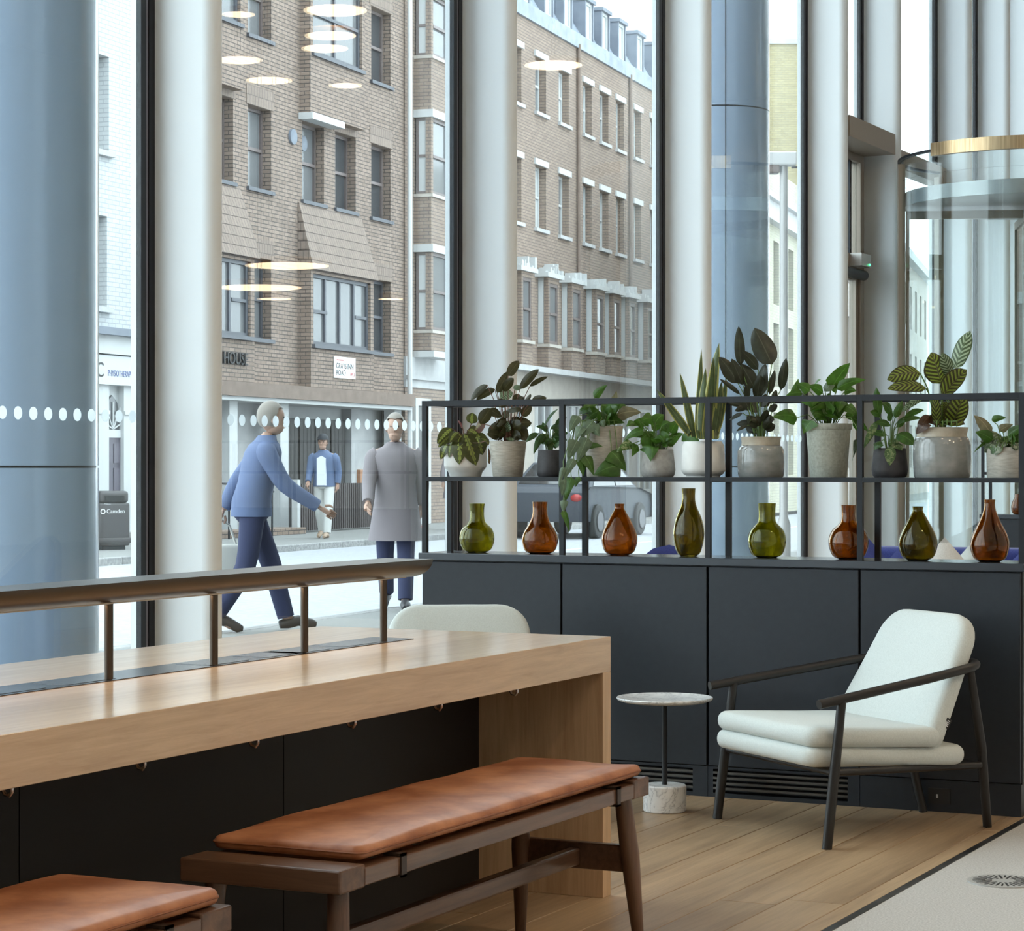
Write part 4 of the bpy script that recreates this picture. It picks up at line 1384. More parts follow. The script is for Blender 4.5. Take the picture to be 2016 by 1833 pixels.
def make_car(label, loc, rz):
    c = thing('car', label, 'car', loc, rz, None)
    body = plain('car_paint_slate', (0.05, 0.058, 0.072), 0.5, 0.0, spec=0.2)
    prof = [(-2.12, 0.34), (-2.16, 0.62), (-2.05, 0.80), (-1.25, 0.93), (1.75, 0.97), (2.02, 0.86), (2.08, 0.55), (2.02, 0.32)]

    def slab(mb, pts, w0, w1):
        mb.loops([[(x, -w0, z) for x, z in pts], [(x, -w1, z) for x, z in pts], [(x, w1, z) for x, z in pts], [(x, w0, z) for x, z in pts]])
    mb = MB()
    slab(mb, prof, 0.80, 0.86)
    mb.bevel(0.05, 3, 25)
    mb.obj('car_body', body, c, smooth=True, auto=40)
    cab = [(-1.30, 0.92), (-0.62, 1.36), (-0.2, 1.43), (0.85, 1.42), (1.62, 0.96)]
    mb = MB()
    rings = []
    for y, s in ((-0.80, 0.0), (-0.60, 1.0), (0.60, 1.0), (0.80, 0.0)):
        rings.append([(x, y if z < 1 else y * 0.98, 0.92 + (z - 0.92) * (1.0 if s else 0.02)) for x, z in cab])
    mb.loops([[(x, -0.78 + (z - 0.92) * 0.34, z) for x, z in cab], [(x, 0.78 - (z - 0.92) * 0.34, z) for x, z in cab]])
    mb.bevel(0.04, 2, 20)
    mb.obj('roof', body, c, smooth=True, auto=40)
    gl = plain('car_glass', (0.02, 0.022, 0.025), 0.05, spec=0.8)
    for s in (-1, 1):
        for pts in ([(-1.08, 0.98), (-0.62, 1.29), (-0.02, 1.34), (-0.02, 0.98)], [(0.05, 0.98), (0.05, 1.34), (0.78, 1.33), (1.36, 0.98)]):
            mb = MB().loops([[(x, s * (0.79 - (z - 0.92) * 0.34), z) for x, z in pts], [(x, s * (0.775 - (z - 0.92) * 0.34), z) for x, z in pts]])
            mb.obj('side_window', gl, c)
        for x in (-1.32, 1.28):
            w = MB().lathe([(0.001, 0), (0.19, 0.0), (0.20, 0.02), (0.30, 0.02), (0.32, 0.04), (0.32, 0.19), (0.30, 0.21), (0.001, 0.21)], 28)
            w.xform(Matrix.Rotation(math.pi / 2 * s, 4, 'X'))
            wo = w.obj('wheel', plain('tyre', (0.015, 0.015, 0.016), 0.7), c, (x, s * 0.885, 0.32), smooth=True, auto=40)
            h = MB().lathe([(0.001, -0.004), (0.18, -0.004), (0.19, 0.006), (0.001, 0.01)], 20)
            h.xform(Matrix.Rotation(math.pi / 2 * s, 4, 'X'))
            h.obj('hub', plain('alloy', (0.12, 0.12, 0.13), 0.5, 0.3), wo, smooth=True, auto=40)
        MB().ball((-2.06, s * 0.62, 0.70), (0.08, 0.15, 0.07), 2).obj('headlamp', plain('lamp_clear', (0.7, 0.7, 0.7), 0.1), c, smooth=True)
        MB().ball((2.02, s * 0.66, 0.76), (0.06, 0.12, 0.08), 2).obj('tail_lamp', plain('lamp_red', (0.35, 0.02, 0.02), 0.2), c, smooth=True)
    for pts, nme in (([(-1.22, 0.985), (-0.66, 1.345)], 'windscreen'), ([(1.52, 1.02), (0.93, 1.385)], 'rear_window')):
        (xa, za), (xb, zb) = pts
        o = 0.012 if xa > 0 else -0.012
        mb = MB().loops([[(xa + o, -0.66, za), (xa + o, 0.66, za), (xb + o, 0.56, zb), (xb + o, -0.56, zb)], [(xa - o, -0.66, za - .03), (xa - o, 0.66, za - .03), (xb - o, 0.56, zb - .03), (xb - o, -0.56, zb - .03)]])
        mb.obj(nme, gl, c)
    return c


make_car('grey car on the far side of the road, seen between the vases', SP(2.6, 5.0, -0.10), SDIR + math.pi)

# ================================================================== long shared table
TX0, TX1, TY0, TY1 = -3.69, -2.715, 1.35, 6.2
tb = thing('shared_table', 'long pale oak table with thick top, end panel and black centre panels', 'table', (TX1, TY1, 0))
W_, Ln = TX0 - TX1, TY0 - TY1           # negative extents in local space


def lb(mb, x0, x1, y0, y1, z0, z1):
    return mb.box(min(x0, x1), max(x0, x1), min(y0, y1), max(y0, y1), z0, z1)


# top: slab left and right of the metal strip channel, thick apron
top = MB()
lb(top, 0, W_, 0, Ln, 0.648, 0.7495)
top.bevel(0.0012, 1)
top.obj('tabletop', M_OAK, tb)
ep = MB()
lb(ep, 0, W_, 0, -0.055, 0.0, 0.648)
ep.bevel(0.0012, 1)
ep.obj('end_panel', M_OAKZ, tb)
ep2 = MB()
lb(ep2, 0, W_, Ln, Ln + 0.055, 0.0, 0.648)
ep2.obj('end_panel', M_OAKZ, tb)
pan = [(-0.055, -1.145), (-1.149, -2.208), (-2.212, -3.27), (-3.274, Ln + 0.055)]
for a, b in pan:
    for x0, x1 in ((-0.40, -0.42), (-0.57, -0.55)):
        m = MB()
        lb(m, x0, x1, a, b, 0.0, 0.648)
        m.obj('centre_panel', M_BLACKPANEL, tb)
m = MB()
lb(m, -0.458, -0.592, -0.35, Ln + 0.3, 0.7494, 0.7515)
strip = m.obj('power_strip', M_STRIP, tb)
for y in (-1.02, -0.62, -1.85, -2.6):
    for s in (0, 0.26):
        m = MB()
        lb(m, -0.475, -0.575, y - s + 0.09, y - s - 0.09, 0.7514, 0.7524)
        lid = m.obj('outlet_lid', plain('lid_gunmetal', (0.13, 0.13, 0.14), 0.25, 0.9), strip)
for y in (-0.50, -0.94, -1.38, -1.81, -2.24, -2.67, -3.1):
    hk = MB()
    hk.tube([(0, 0, 0.006), (0, 0, -0.012), (0.006, 0, -0.022), (0.016, 0, -0.024), (0.022, 0, -0.016), (0.022, 0, -0.008)], 0.004, 8)
    hk.lathe([(0, 0.0), (0.012, 0.0), (0.012, 0.003), (0, 0.003)], 12)
    hk.obj('coat_hook', M_CHROME, tb, (-0.08, y, 0.645), smooth=True)

# lamp rail standing on the strip
rl = thing('table_light_rail', 'dark bronze half-round light rail on slim posts above the oak table', 'light rail', (-3.20, 5.0, 0.7526))
y_end, y_beg = 5.87 - 5.0, 1.9 - 5.0
prof = [(-0.075, 0.226)] + [(-0.075 + 0.0 + 0.075 - 0.075 * math.cos(math.pi * k / 20), 0.222 - 0.048 * math.sin(math.pi * k / 20)) for k in range(21)] + [(0.075, 0.226)]
prof = [(0.078 * math.cos(math.pi + math.pi * k / 24), 0.225 + 0.052 * math.sin(math.pi + math.pi * k / 24)) for k in range(25)]
MB().prism(prof, y_beg, y_end, 'Y').bevel(0.002, 1, 50).obj('rail', M_BRONZE, rl, smooth=True, auto=40)
lbm = plain('frosted_led_cover', (0.55, 0.50, 0.44), 0.5)
for y in (4.41, 4.845, 5.275, 5.70, 3.98, 3.55, 3.12, 2.69, 2.26):
    MB().tube([(0.012, y - 5.0, 0.0), (0.012, y - 5.0, 0.19)], 0.0105, 14).obj('post', M_BRONZE, rl, smooth=True)
for sx in (0.018, -0.018):
    MB().box(sx - 0.006, sx + 0.006, y_beg + 0.06, y_end - 0.06, 0.1732, 0.178).obj('led_strip', lbm, rl)
rail_light = bpy.data.lights.new('rail_lamp', 'AREA')
rail_light.shape = 'RECTANGLE'
rail_light.size = 0.03
rail_light.size_y = 3.9
rail_light.energy = 3.2
rail_light.color = (1.0, 0.68, 0.38)
link('rail_lamp', rail_light, rl, (0.0, (y_beg + y_end) / 2, 0.170), (0, 0, 0))


# ================================================================== benches
def make_bench(label, y0, x_c=-2.525):
    b = thing('bench', label, 'bench', (x_c, y0, 0), 0, 'walnut benches at the table')
    Lb, hw = 1.58, 0.19
    for s in (-1, 1):
        r = MB().box(s * hw - (0.045 if s > 0 else 0), s * hw + (0 if s > 0 else 0.045), 0.0995, Lb - 0.0995, 0.395, 0.432)
        r.bevel(0.003, 2)
        r.obj('side_rail', M_WALNUT, b)
    for e in (0, 1):
        y = 0 if e == 0 else Lb - 0.1
        m = MB()
        m.box(-hw, hw, y, y + 0.1, 0.392, 0.44)
        m.bevel(0.004, 2)
        m.obj('end_slab', wood_mat('walnut_across', (0.060, 0.028, 0.016), (0.17, 0.085, 0.047), 'X', 0.33, 55), b)
    for k in range(7):
        m = MB().box(-hw + 0.045, hw - 0.045, 0.18 + k * 0.19, 0.24 + k * 0.19, 0.405, 0.425)
        m.obj('slat', M_WALNUT, b)
    for sx in (-1, 1):
        for e in (0, 1):
            yt = 0.07 if e == 0 else Lb - 0.07
            yb = yt + (-0.05 if e == 0 else 0.05)
            xt, xb = sx * 0.145, sx * 0.170
            P = [(xt, yt, 0.395), (xt + (xb - xt) * .45, yt + (yb - yt) * .45, 0.24), (xb, yb, 0.0)]
            MB().tube(P, [0.022, 0.025, 0.014], 14).obj('leg', M_WALNUTZ, b, smooth=True)
    for e in (0, 1):
        y = 0.035 if e == 0 else Lb - 0.035
        m = MB().box(-0.152, 0.152, y - 0.012, y + 0.012, 0.195, 0.265)
        m.bevel(0.004, 2)
        m.obj('cross_stretcher', M_WALNUT, b)
    m = MB().box(-0.016, 0.016, 0.047, Lb - 0.047, 0.205, 0.25)
    m.bevel(0.006, 2)
    m.obj('long_stretcher', M_WALNUT, b)
    for y in (0.255, 1.375):
        for sx in (1, -1):
            x0, x1 = sorted((sx * 0.150, sx * 0.1945))
            xo0, xo1 = sorted((sx * 0.1905, sx * 0.1945))
            m = MB().box(x0, x1, y - 0.011, y + 0.011, 0.389, 0.3945)
            m.box(xo0, xo1, y - 0.011, y + 0.011, 0.389, 0.4385)
            m.box(x0, x1, y - 0.011, y + 0.011, 0.4325, 0.4385)
            m.obj('strap', M_STRAP, b)
    return b


def make_cushion(label, y0, seed, x_c=-2.525):
    c = thing('seat_cushion', label, 'cushion', (x_c, y0 + 0.055, 0.4425), 0, 'tan leather bench cushions')
    poly = densify(rrect([(-0.185, 0.05), (0.178, 0.05), (0.178, 1.51), (-0.185, 1.51)], 0.022, 4), 0.05)
    mb = MB()
    pillow(mb, poly, 0.031, 0.0148, 0.007, 0.006, seed)
    mb.obj('cushion_body', M_LEATHER, c, smooth=True, auto=80)
    rim = [(p[0], p[1], 0.0155) for p in inset(poly, -0.0012)]
    MB().tube(rim + [rim[0]], 0.0022, 6).obj('piping', plain('leather_seam', (0.26, 0.085, 0.03), 0.5), c, smooth=True)
    return c


make_bench('long walnut bench at the far end of the oak table', 4.0)
make_cushion('long tan leather cushion on the far walnut bench', 4.0, 1)
make_bench('walnut bench at bottom left, only its end in view', 2.03)
make_cushion('tan leather cushion on the near bench at bottom left', 2.03, 5)

# ================================================================== armchairs


def make_armchair(label, loc, rz, fab, tagged=True):
    c = thing('lounge_chair', label, 'armchair', (*loc, 0), rz, 'lounge chairs by the divider')
    # seat cushions slope back
    low = densify(rrect([(-0.325, -0.045), (0.325, -0.045), (0.29, 0.625), (-0.29, 0.625)], [0.05, 0.05, 0.09, 0.09], 5), 0.06)
    mb = MB()
    pillow(mb, low, 0.066, 0.030, 0.004, 0.003, 3)
    mb.xform(Matrix.Translation((0, 0, 0.258)) @ Matrix.Rotation(math.radians(-2.6), 4, 'X'))
    mb.obj('lower_cushion', fab, c, smooth=True, auto=80)
    up = densify(rrect([(-0.325, -0.040), (0.325, -0.040), (0.318, 0.48), (-0.318, 0.48)], [0.05, 0.05, 0.03, 0.03], 5), 0.06)
    mb = MB()
    pillow(mb, up, 0.066, 0.030, 0.006, 0.004, 4)
    mb.xform(Matrix.Translation((0, 0, 0.322)) @ Matrix.Rotation(math.radians(-2.6), 4, 'X'))
    mb.obj('upper_cushion', fab, c, smooth=True, auto=80)
    # backrest: slab in local XY then stood up and leant back
    bk = densify(rrect([(-0.315, 0.0), (0.315, 0.0), (0.245, 0.49), (-0.245, 0.49)], [0.05, 0.05, 0.12, 0.12], 8), 0.05)
    mb = MB()
    pillow(mb, bk, 0.075, 0.030, 0.008, 0.003, 6)
    ang = math.atan2(0.425, 0.22)
    mb.xform(Matrix.Translation((0, 0.462, 0.285)) @ Matrix.Rotation(ang, 4, 'X') @ Matrix.Translation((0, 0, -0.02)))
    bo = mb.obj('backrest', fab, c, smooth=True, auto=80)
    if tagged:
        tg = MB().box(0.272, 0.310, -0.003, 0.003, -0.012, 0.014)
        t = MB().box(-0.002, 0.002, -0.011, 0.011, -0.017, 0.017).obj('maker_tag', plain('tag_black', (0.01, 0.01, 0.01), 0.6), bo, (0.296, 0.514, 0.378), (math.radians(-28), 0, 0))
        for dz in (-0.009, -0.003, 0.003, 0.009):
            MB().box(0.0021, 0.0026, -0.005, 0.005, dz - 0.0014, dz + 0.0014).obj('tag_lettering', plain('tag_white', (0.8, 0.8, 0.8), 0.6), t)
        tg.bm.free()
    # bent arm rail: one rod round the back
    rod = []
    for s in (-1, 1):
        pass
    left = [(-0.36, -0.03, 0.470), (-0.345, 0.15, 0.495), (-0.315, 0.42, 0.532), (-0.285, 0.60, 0.558)]
    cor = []
    for k in range(7):
        a = math.pi / 2 * k / 6
        cor.append((-0.285 + 0.06 - 0.06 * math.cos(a) + 0.01 * math.sin(a), 0.60 + 0.075 * math.sin(a), 0.558 + 0.012 * math.sin(a)))
    half = left + cor[1:]
    full = half + [(0, 0.685, 0.571)] + [(-x, y, z) for x, y, z in reversed(half)]
    MB().tube(full, 0.0155, 14).obj('arm_rail', M_GREYWOOD, c, smooth=True)
    for s in (-1, 1):
        MB().tube([(s * 0.352, 0.062, 0.478), (s * 0.357, 0.03, 0.24), (s * 0.36, 0.0, 0.0)], [0.015, 0.0175, 0.0165], 14).obj('front_leg', M_GREYWOOD, c, smooth=True)
        MB().tube([(s * 0.262, 0.63, 0.558), (s * 0.23, 0.70, 0.28), (s * 0.192, 0.752, 0.0)], [0.013, 0.017, 0.0155], 14).obj('rear_leg', M_GREYWOOD, c, smooth=True)
        MB().tube([(s * 0.352, 0.035, 0.245), (s * 0.235, 0.69, 0.222)], 0.012, 12).obj('side_rail', M_GREYWOOD, c, smooth=True)
    MB().tube([(-0.35, 0.035, 0.245), (0.35, 0.035, 0.245)], 0.012, 12).obj('front_rail', M_GREYWOOD, c, smooth=True)
    MB().tube([(-0.235, 0.69, 0.222), (0.235, 0.69, 0.222)], 0.012, 12).obj('rear_rail', M_GREYWOOD, c, smooth=True)
    return c


make_armchair('pale sage lounge chair with black frame beside the marble side table', (-2.69, 7.482), math.atan2(-0.636, 0.772), M_FABRIC)
th2 = YAW + math.radians(6)
ax = (math.sin(-th2), math.cos(th2))
make_armchair('lounge chair in shade-darkened sage half hidden behind the oak table end', (-3.94 - 0.64 * ax[0], 7.61 - 0.64 * ax[1]), th2, M_FABRIC2, False)

# ================================================================== marble side table
sd = thing('side_table', 'small round marble side table with black stem and drum base', 'side table', (-3.204, 7.80, 0))
MB().lathe([(0.0, 0.0), (0.074, 0.0), (0.078, 0.004), (0.078, 0.092), (0.074, 0.096), (0.0, 0.096)], 40).obj('base', M_MARBLE, sd, smooth=True)
MB().tube([(0, 0, 0.095), (0, 0, 0.388)], 0.0095, 14).obj('stem', M_DARK, sd, smooth=True)
MB().lathe([(0.0, 0.386), (0.09, 0.388), (0.150, 0.394), (0.170, 0.401), (0.174, 0.407), (0.172, 0.411), (0.167, 0.411), (0.160, 0.407), (0.0, 0.406)], 56).obj('top', M_MARBLE, sd, smooth=True)

# ================================================================== divider: cabinets, worktop, steel shelving
DY = 8.21
posts = [-4.407, -3.804, -3.199, -2.606, -2.012]
cab_words = ['leftmost, behind the table end', 'second from left, behind the marble side table', 'third from left, behind the armchair front', 'rightmost, behind the armchair back']
for i in range(4):
    x0, x1 = posts[i] + 0.001, posts[i + 1] - 0.001
    if i == 0:
        x0 -= 0.012
    w = x1 - x0
    cb = thing('cabinet', 'charcoal divider cabinet, ' + cab_words[i], 'cabinet', (x0, DY, 0), 0, 'charcoal cabinets of the divider')
    MB().box(0, w, 0.02, 0.26, 0.115, 0.868).obj('body', M_CAB, cb)
    m = MB().box(0.003, w - 0.003, 0.0, 0.0195, 0.118, 0.864)
    m.bevel(0.0015, 1)
    m.obj('door', M_CAB, cb)
    # plinth with ventilation slots
    if i in (1, 2):
        gx0, gx1 = (0.06, w - 0.06) if i == 1 else (0.02, w - 0.045)
        pl = MB()
        pl.box(0, gx0, 0.004, 0.26, 0, 0.1145)
        pl.box(gx1, w, 0.004, 0.26, 0, 0.1145)
        pl.box(gx0, gx1, 0.06, 0.26, 0, 0.1145)
        pl.box(gx0, gx1, 0.004, 0.06, 0, 0.016)
        pl.box(gx0, gx1, 0.004, 0.06, 0.106, 0.1145)
        pl.obj('plinth', M_CAB, cb)
        for k in range(4):
            z = 0.029 + 0.0195 * k
            MB().box(gx0, gx1, 0.004, 0.05, z, z + 0.0085).obj('grille_slat', plain('grille_steel', (0.10, 0.095, 0.085), 0.35, 0.6), cb)
    else:
        MB().box(0, w, 0.004, 0.26, 0, 0.1145).obj('plinth', M_CAB, cb)
        if i == 3:
            so = MB().box(0.255, 0.335, 0.0, 0.004, 0.03, 0.085).obj('socket_plate', plain('socket_black', (0.012, 0.012, 0.013), 0.4), cb)
            MB().box(0.285, 0.292, -0.001, 0.0, 0.05, 0.064).obj('socket_switch', plain('socket_white', (0.5, 0.5, 0.48), 0.4), so)
wt = MB().box(posts[0] - 0.02, -2.0, DY - 0.012, DY + 0.27, 0.8685, 0.8975)
wt.bevel(0.002, 1)
tag(wt.obj('worktop', plain('charcoal_worktop', (0.030, 0.036, 0.046), 0.16), None), 'charcoal worktop running along the divider cabinets under the vases', 'worktop')

sh = thing('shelf_frame', 'black steel open shelf frame standing on the divider worktop', 'shelf', (posts[0], DY, 0.8977))
ts = 0.020
DEP = 0.235
for i, x in enumerate(posts):
    lx = x - posts[0]
    MB().box(lx - ts / 2, lx + ts / 2, 0.0, ts, 0, 0.605).obj('front_post', M_DARK, sh)
    MB().box(lx - ts / 2, lx + ts / 2, DEP - ts, DEP, 0, 0.605).obj('rear_post', M_DARK, sh)
    MB().box(lx - ts / 2, lx + ts / 2, ts + .0005, DEP - ts - .0005, 0.585, 0.605).obj('cross_bar', M_DARK, sh)
    MB().box(lx - ts / 2, lx + ts / 2, ts + .0005, DEP - ts - .0005, 0.284, 0.2955).obj('cross_bar', M_DARK, sh)
LL = posts[-1] - posts[0]
for i in range(4):
    a, b = posts[i] - posts[0] + ts / 2 + .0005, posts[i + 1] - posts[0] - ts / 2 - .0005
    for nme, y0 in (('top_rail', 0.0), ('top_rail', DEP - ts)):
        MB().box(a, b, y0, y0 + ts, 0.583, 0.605).obj(nme, M_DARK, sh)
    MB().box(a, b, 0.0, DEP, 0.286, 0.3025).obj('shelf_board', M_DARK, sh)

# ================================================================== glass vases on the worktop


def glass_mat(name, col, dens):
    m, nt, p = nm(name)
    setp(p, None, 0.02, trans=1.0, ior=1.45, spec=0.8)
    v = coords(nt)
    f = noise_fac(nt, v, 24, 5, 0.65, 1.0)
    c = ramp(nt, f, [(0.3, tuple(a * dens for a in col)), (0.62, col)])
    nt.links.new(c, p.inputs['Base Color'])
    bump(nt, p, f, 0.12, 0.003)
    return m


G_AMBER = glass_mat('amber_glass', (0.52, 0.225, 0.03), 0.66)
G_OLIVE = glass_mat('olive_glass', (0.46, 0.42, 0.03), 0.62)
G_DOLIVE = glass_mat('dark_olive_glass', (0.36, 0.275, 0.03), 0.58)
DECK = 0.8978


def spline(prof, n=5):
    out = []
    for i in range(len(prof) - 1):
        p0 = prof[max(0, i - 1)]
        p1, p2 = prof[i], prof[i + 1]
        p3 = prof[min(len(prof) - 1, i + 2)]
        for k in range(n):
            t = k / n
            out.append(tuple(0.5 * ((2 * p1[j]) + (-p0[j] + p2[j]) * t + (2 * p0[j] - 5 * p1[j] + 4 * p2[j] - p3[j]) * t * t + (-p0[j] + 3 * p1[j] - 3 * p2[j] + p3[j]) * t ** 3) for j in (0, 1)))
    out.append(prof[-1])
    return out


def vase(label, x, prof, mat, y=8.335, z=DECK, scale=1.0, group='blown glass vases on the divider'):
    o = spline([(r * scale, h * scale) for r, h in prof])
    t = 0.0035
    inner = [(max(0.0015, r - t), max(h, 0.006)) for r, h in o]
    full = [(0.0006, 0.0)] + [(r, h) for r, h in o] + list(reversed(inner)) + [(0.0006, 0.007)]
    mb = MB().lathe(full, 40)
    ob = mb.obj('vase', mat, None, (x, y, z), (0, 0, rnd.uniform(0, 6)), smooth=True, auto=80)
    return tag(ob, label, 'vase', group)


VASES = [
    ('olive round glass vase with straight neck, leftmost of the vases', -4.234, [(0.036, 0), (0.058, 0.014), (0.0705, 0.052), (0.062, 0.092), (0.036, 0.118), (0.0295, 0.14), (0.029, 0.17), (0.0315, 0.195)], G_OLIVE),
    ('amber bulb glass vase with wide neck below the trailing plant', -3.955, [(0.04, 0), (0.06, 0.012), (0.072, 0.05), (0.064, 0.085), (0.042, 0.12), (0.031, 0.15), (0.0285, 0.175), (0.030, 0.204)], G_AMBER),
    ('amber teardrop glass vase below the small grey pothos pot', -3.613, [(0.036, 0), (0.058, 0.014), (0.070, 0.055), (0.064, 0.092), (0.044, 0.135), (0.025, 0.168), (0.018, 0.182), (0.0195, 0.199)], G_AMBER),
    ('tall slim dark olive glass vase below the snake plant', -3.325, [(0.03, 0), (0.046, 0.016), (0.058, 0.06), (0.0595, 0.1), (0.050, 0.145), (0.033, 0.185), (0.026, 0.21), (0.025, 0.235), (0.0265, 0.26)], G_DOLIVE),
    ('olive round glass vase with straight neck below the dark leafy plant', -3.008, [(0.036, 0), (0.060, 0.016), (0.0725, 0.06), (0.063, 0.102), (0.039, 0.128), (0.0325, 0.145), (0.032, 0.18), (0.034, 0.205)], G_OLIVE),
    ('amber round glass vase with slim neck partly behind a steel post', -2.688, [(0.036, 0), (0.060, 0.014), (0.0745, 0.058), (0.064, 0.102), (0.035, 0.130), (0.0265, 0.148), (0.0255, 0.175), (0.0275, 0.2)], G_AMBER),
    ('dark olive teardrop glass vase below the small dark plant pot', -2.424, [(0.036, 0), (0.058, 0.014), (0.0715, 0.055), (0.064, 0.096), (0.043, 0.136), (0.025, 0.168), (0.0185, 0.182), (0.0205, 0.197)], G_DOLIVE),
    ('amber pear shaped glass vase, rightmost on the divider worktop', -2.158, [(0.036, 0), (0.058, 0.014), (0.0705, 0.056), (0.062, 0.098), (0.040, 0.142), (0.0245, 0.178), (0.019, 0.205), (0.0205, 0.224)], G_AMBER),
]
for v in VASES:
    vase(*v)

# ================================================================== potted plants


def leaf_mat(name, top, under, kind='plain', accent=None, freq=9, trans=0.35):
    m = bpy.data.materials.new(name)
    m.use_nodes = True
    nt = m.node_tree
    p = nt.nodes['Principled BSDF']
    out = nt.nodes['Material Output']
    setp(p, None, 0.38, spec=0.5)
    uv = node(nt, 'ShaderNodeUVMap')
    sx = node(nt, 'ShaderNodeSeparateXYZ')
    nt.links.new(uv.outputs[0], sx.inputs[0])
    f = noise_fac(nt, coords(nt), 45, 4)
    base = ramp(nt, f, [(0.3, tuple(c * 0.7 for c in top)), (0.7, tuple(min(1, c * 1.25) for c in top))])

    def math_(op, a, b=None):
        n = node(nt, 'ShaderNodeMath', operation=op)
        for i, q in enumerate((a, b)):
            if q is None:
                continue
            if isinstance(q, (int, float)):
                n.inputs[i].default_value = q
            else:
                nt.links.new(q, n.inputs[i])
        return n.outputs[0]
    au = math_('ABSOLUTE', math_('SUBTRACT', math_('MULTIPLY', sx.outputs[0], 2.0), 1.0))   # 0 at midrib, 1 at the edge
    col = base
    mask = None
    if kind == 'stripes':
        ph = math_('SUBTRACT', math_('MULTIPLY', sx.outputs[1], float(freq)), math_('MULTIPLY', au, freq * 0.22))
        s = math_('SINE', math_('MULTIPLY', ph, 6.283))
        mask = math_('MULTIPLY', math_('GREATER_THAN', s, 0.1), math_('LESS_THAN', au, 0.86))
    elif kind == 'midrib':
        ph = math_('ABSOLUTE', math_('SINE', math_('MULTIPLY', math_('SUBTRACT', sx.outputs[1], math_('MULTIPLY', au, 0.2)), freq * 3.1416)))
        mask = math_('LESS_THAN', au, math_('ADD', 0.10, math_('MULTIPLY', ph, 0.22)))
    elif kind == 'edge':
        mask = math_('GREATER_THAN', au, 0.74)
    elif kind == 'blotch':
        f2 = noise_fac(nt, coords(nt), 95, 3)
        mask = math_('GREATER_THAN', f2, 0.53)
    elif kind == 'bands':
        f2 = noise_fac(nt, coords(nt, (0.6, 0.6, 3)), 38, 3)
        mask = math_('GREATER_THAN', f2, 0.52)
    if mask is not None:
        mx = node(nt, 'ShaderNodeMix', data_type='RGBA')
        nt.links.new(mask, mx.inputs[0])
        nt.links.new(base, mx.inputs[6])
        mx.inputs[7].default_value = (*accent, 1)
        col = mx.outputs[2]
    # pale midrib line
    mr = node(nt, 'ShaderNodeMix', data_type='RGBA')
    nt.links.new(math_('LESS_THAN', au, 0.05), mr.inputs[0])
    nt.links.new(col, mr.inputs[6])
    mr.inputs[7].default_value = (*[min(1, c * 1.6 + 0.02) for c in top], 1)
    col = mr.outputs[2]
    ge = node(nt, 'ShaderNodeNewGeometry')
    bk = node(nt, 'ShaderNodeMix', data_type='RGBA')
    nt.links.new(ge.outputs['Backfacing'], bk.inputs[0])
    nt.links.new(col, bk.inputs[6])
    bk.inputs[7].default_value = (*under, 1)
    col = bk.outputs[2]
    nt.links.new(col, p.inputs['Base Color'])
    tl = node(nt, 'ShaderNodeBsdfTranslucent')
    nt.links.new(col, tl.inputs[0])
    mix = node(nt, 'ShaderNodeMixShader')
    mix.inputs[0].default_value = trans
    nt.links.new(p.outputs[0], mix.inputs[1])
    nt.links.new(tl.outputs[0], mix.inputs[2])
    nt.links.new(mix.outputs[0], out.inputs[0])
    return m


SHAPES = {
    'lance': lambda v: v ** 0.70 * (1 - v) ** 0.95 / 0.334,
    'ovate': lambda v: v ** 0.52 * (1 - v) ** 0.72 / 0.427,
    'heart': lambda v: (min(1.0, 0.25 + v * 6.0) * (1 - v ** 1.7) ** 0.9) * 1.08,
    'strap': lambda v: min(1.0, 0.62 + v * 1.3) * (1 - v ** 2.6) ** 0.8,
}


def leaf_mesh(base, tip, width, shape, arch, seed, facing=None, push=None, nv=9, nu=4):
    r = random.Random(seed)
    b, t = Vector(base), Vector(tip)
    d = t - b
    L = d.length
    nrm = Vector((r.uniform(-.55, .55), -1.0, r.uniform(-.2, .65))) if facing is None else Vector(facing)
    nrm = (nrm - d.normalized() * nrm.dot(d.normalized())).normalized()
    ctrl = (b + t) / 2 + Vector((0, 0, arch * L)) + nrm * L * 0.10
    side = d.normalized().cross(nrm).normalized()
    fold = r.uniform(0.10, 0.28)
    wav = r.uniform(0.0, 0.06)
    rows = []
    for i in range(nv + 1):
        v = i / nv
        c = b * (1 - v) ** 2 + ctrl * 2 * v * (1 - v) + t * v * v
        hw = width / 2 * max(0.015, SHAPES[shape](min(0.999, max(0.001, v))))
        row = []
        for j in range(nu + 1):
            u = j / nu * 2 - 1
            q = c + side * (u * hw) + nrm * (-abs(u) ** 1.5 * hw * fold * 1.4 + wav * width * math.sin(v * 9 + seed) * u)
            if push:
                q = push(q)
            row.append(q)
        rows.append(row)
    bm = bmesh.new()
    vs = [[bm.verts.new(q) for q in row] for row in rows]
    uvl = bm.loops.layers.uv.new('UVMap')
    for i in range(nv):
        for j in range(nu):
            f = bm.faces.new((vs[i][j], vs[i][j + 1], vs[i + 1][j + 1], vs[i + 1][j]))
            f.smooth = True
            for lp, (a, c_) in zip(f.loops, ((i, j), (i, j + 1), (i + 1, j + 1), (i + 1, j))):
                lp[uvl].uv = (c_ / nu, a / nv)
    # front of the leaf faces the viewer side of its normal
    bm.normal_update()
    if sum((f.normal.dot(nrm) for f in bm.faces)) < 0:
        bmesh.ops.reverse_faces(bm, faces=bm.faces)
    me = bpy.data.meshes.new('leaf')
    bm.to_mesh(me)
    bm.free()
    return me


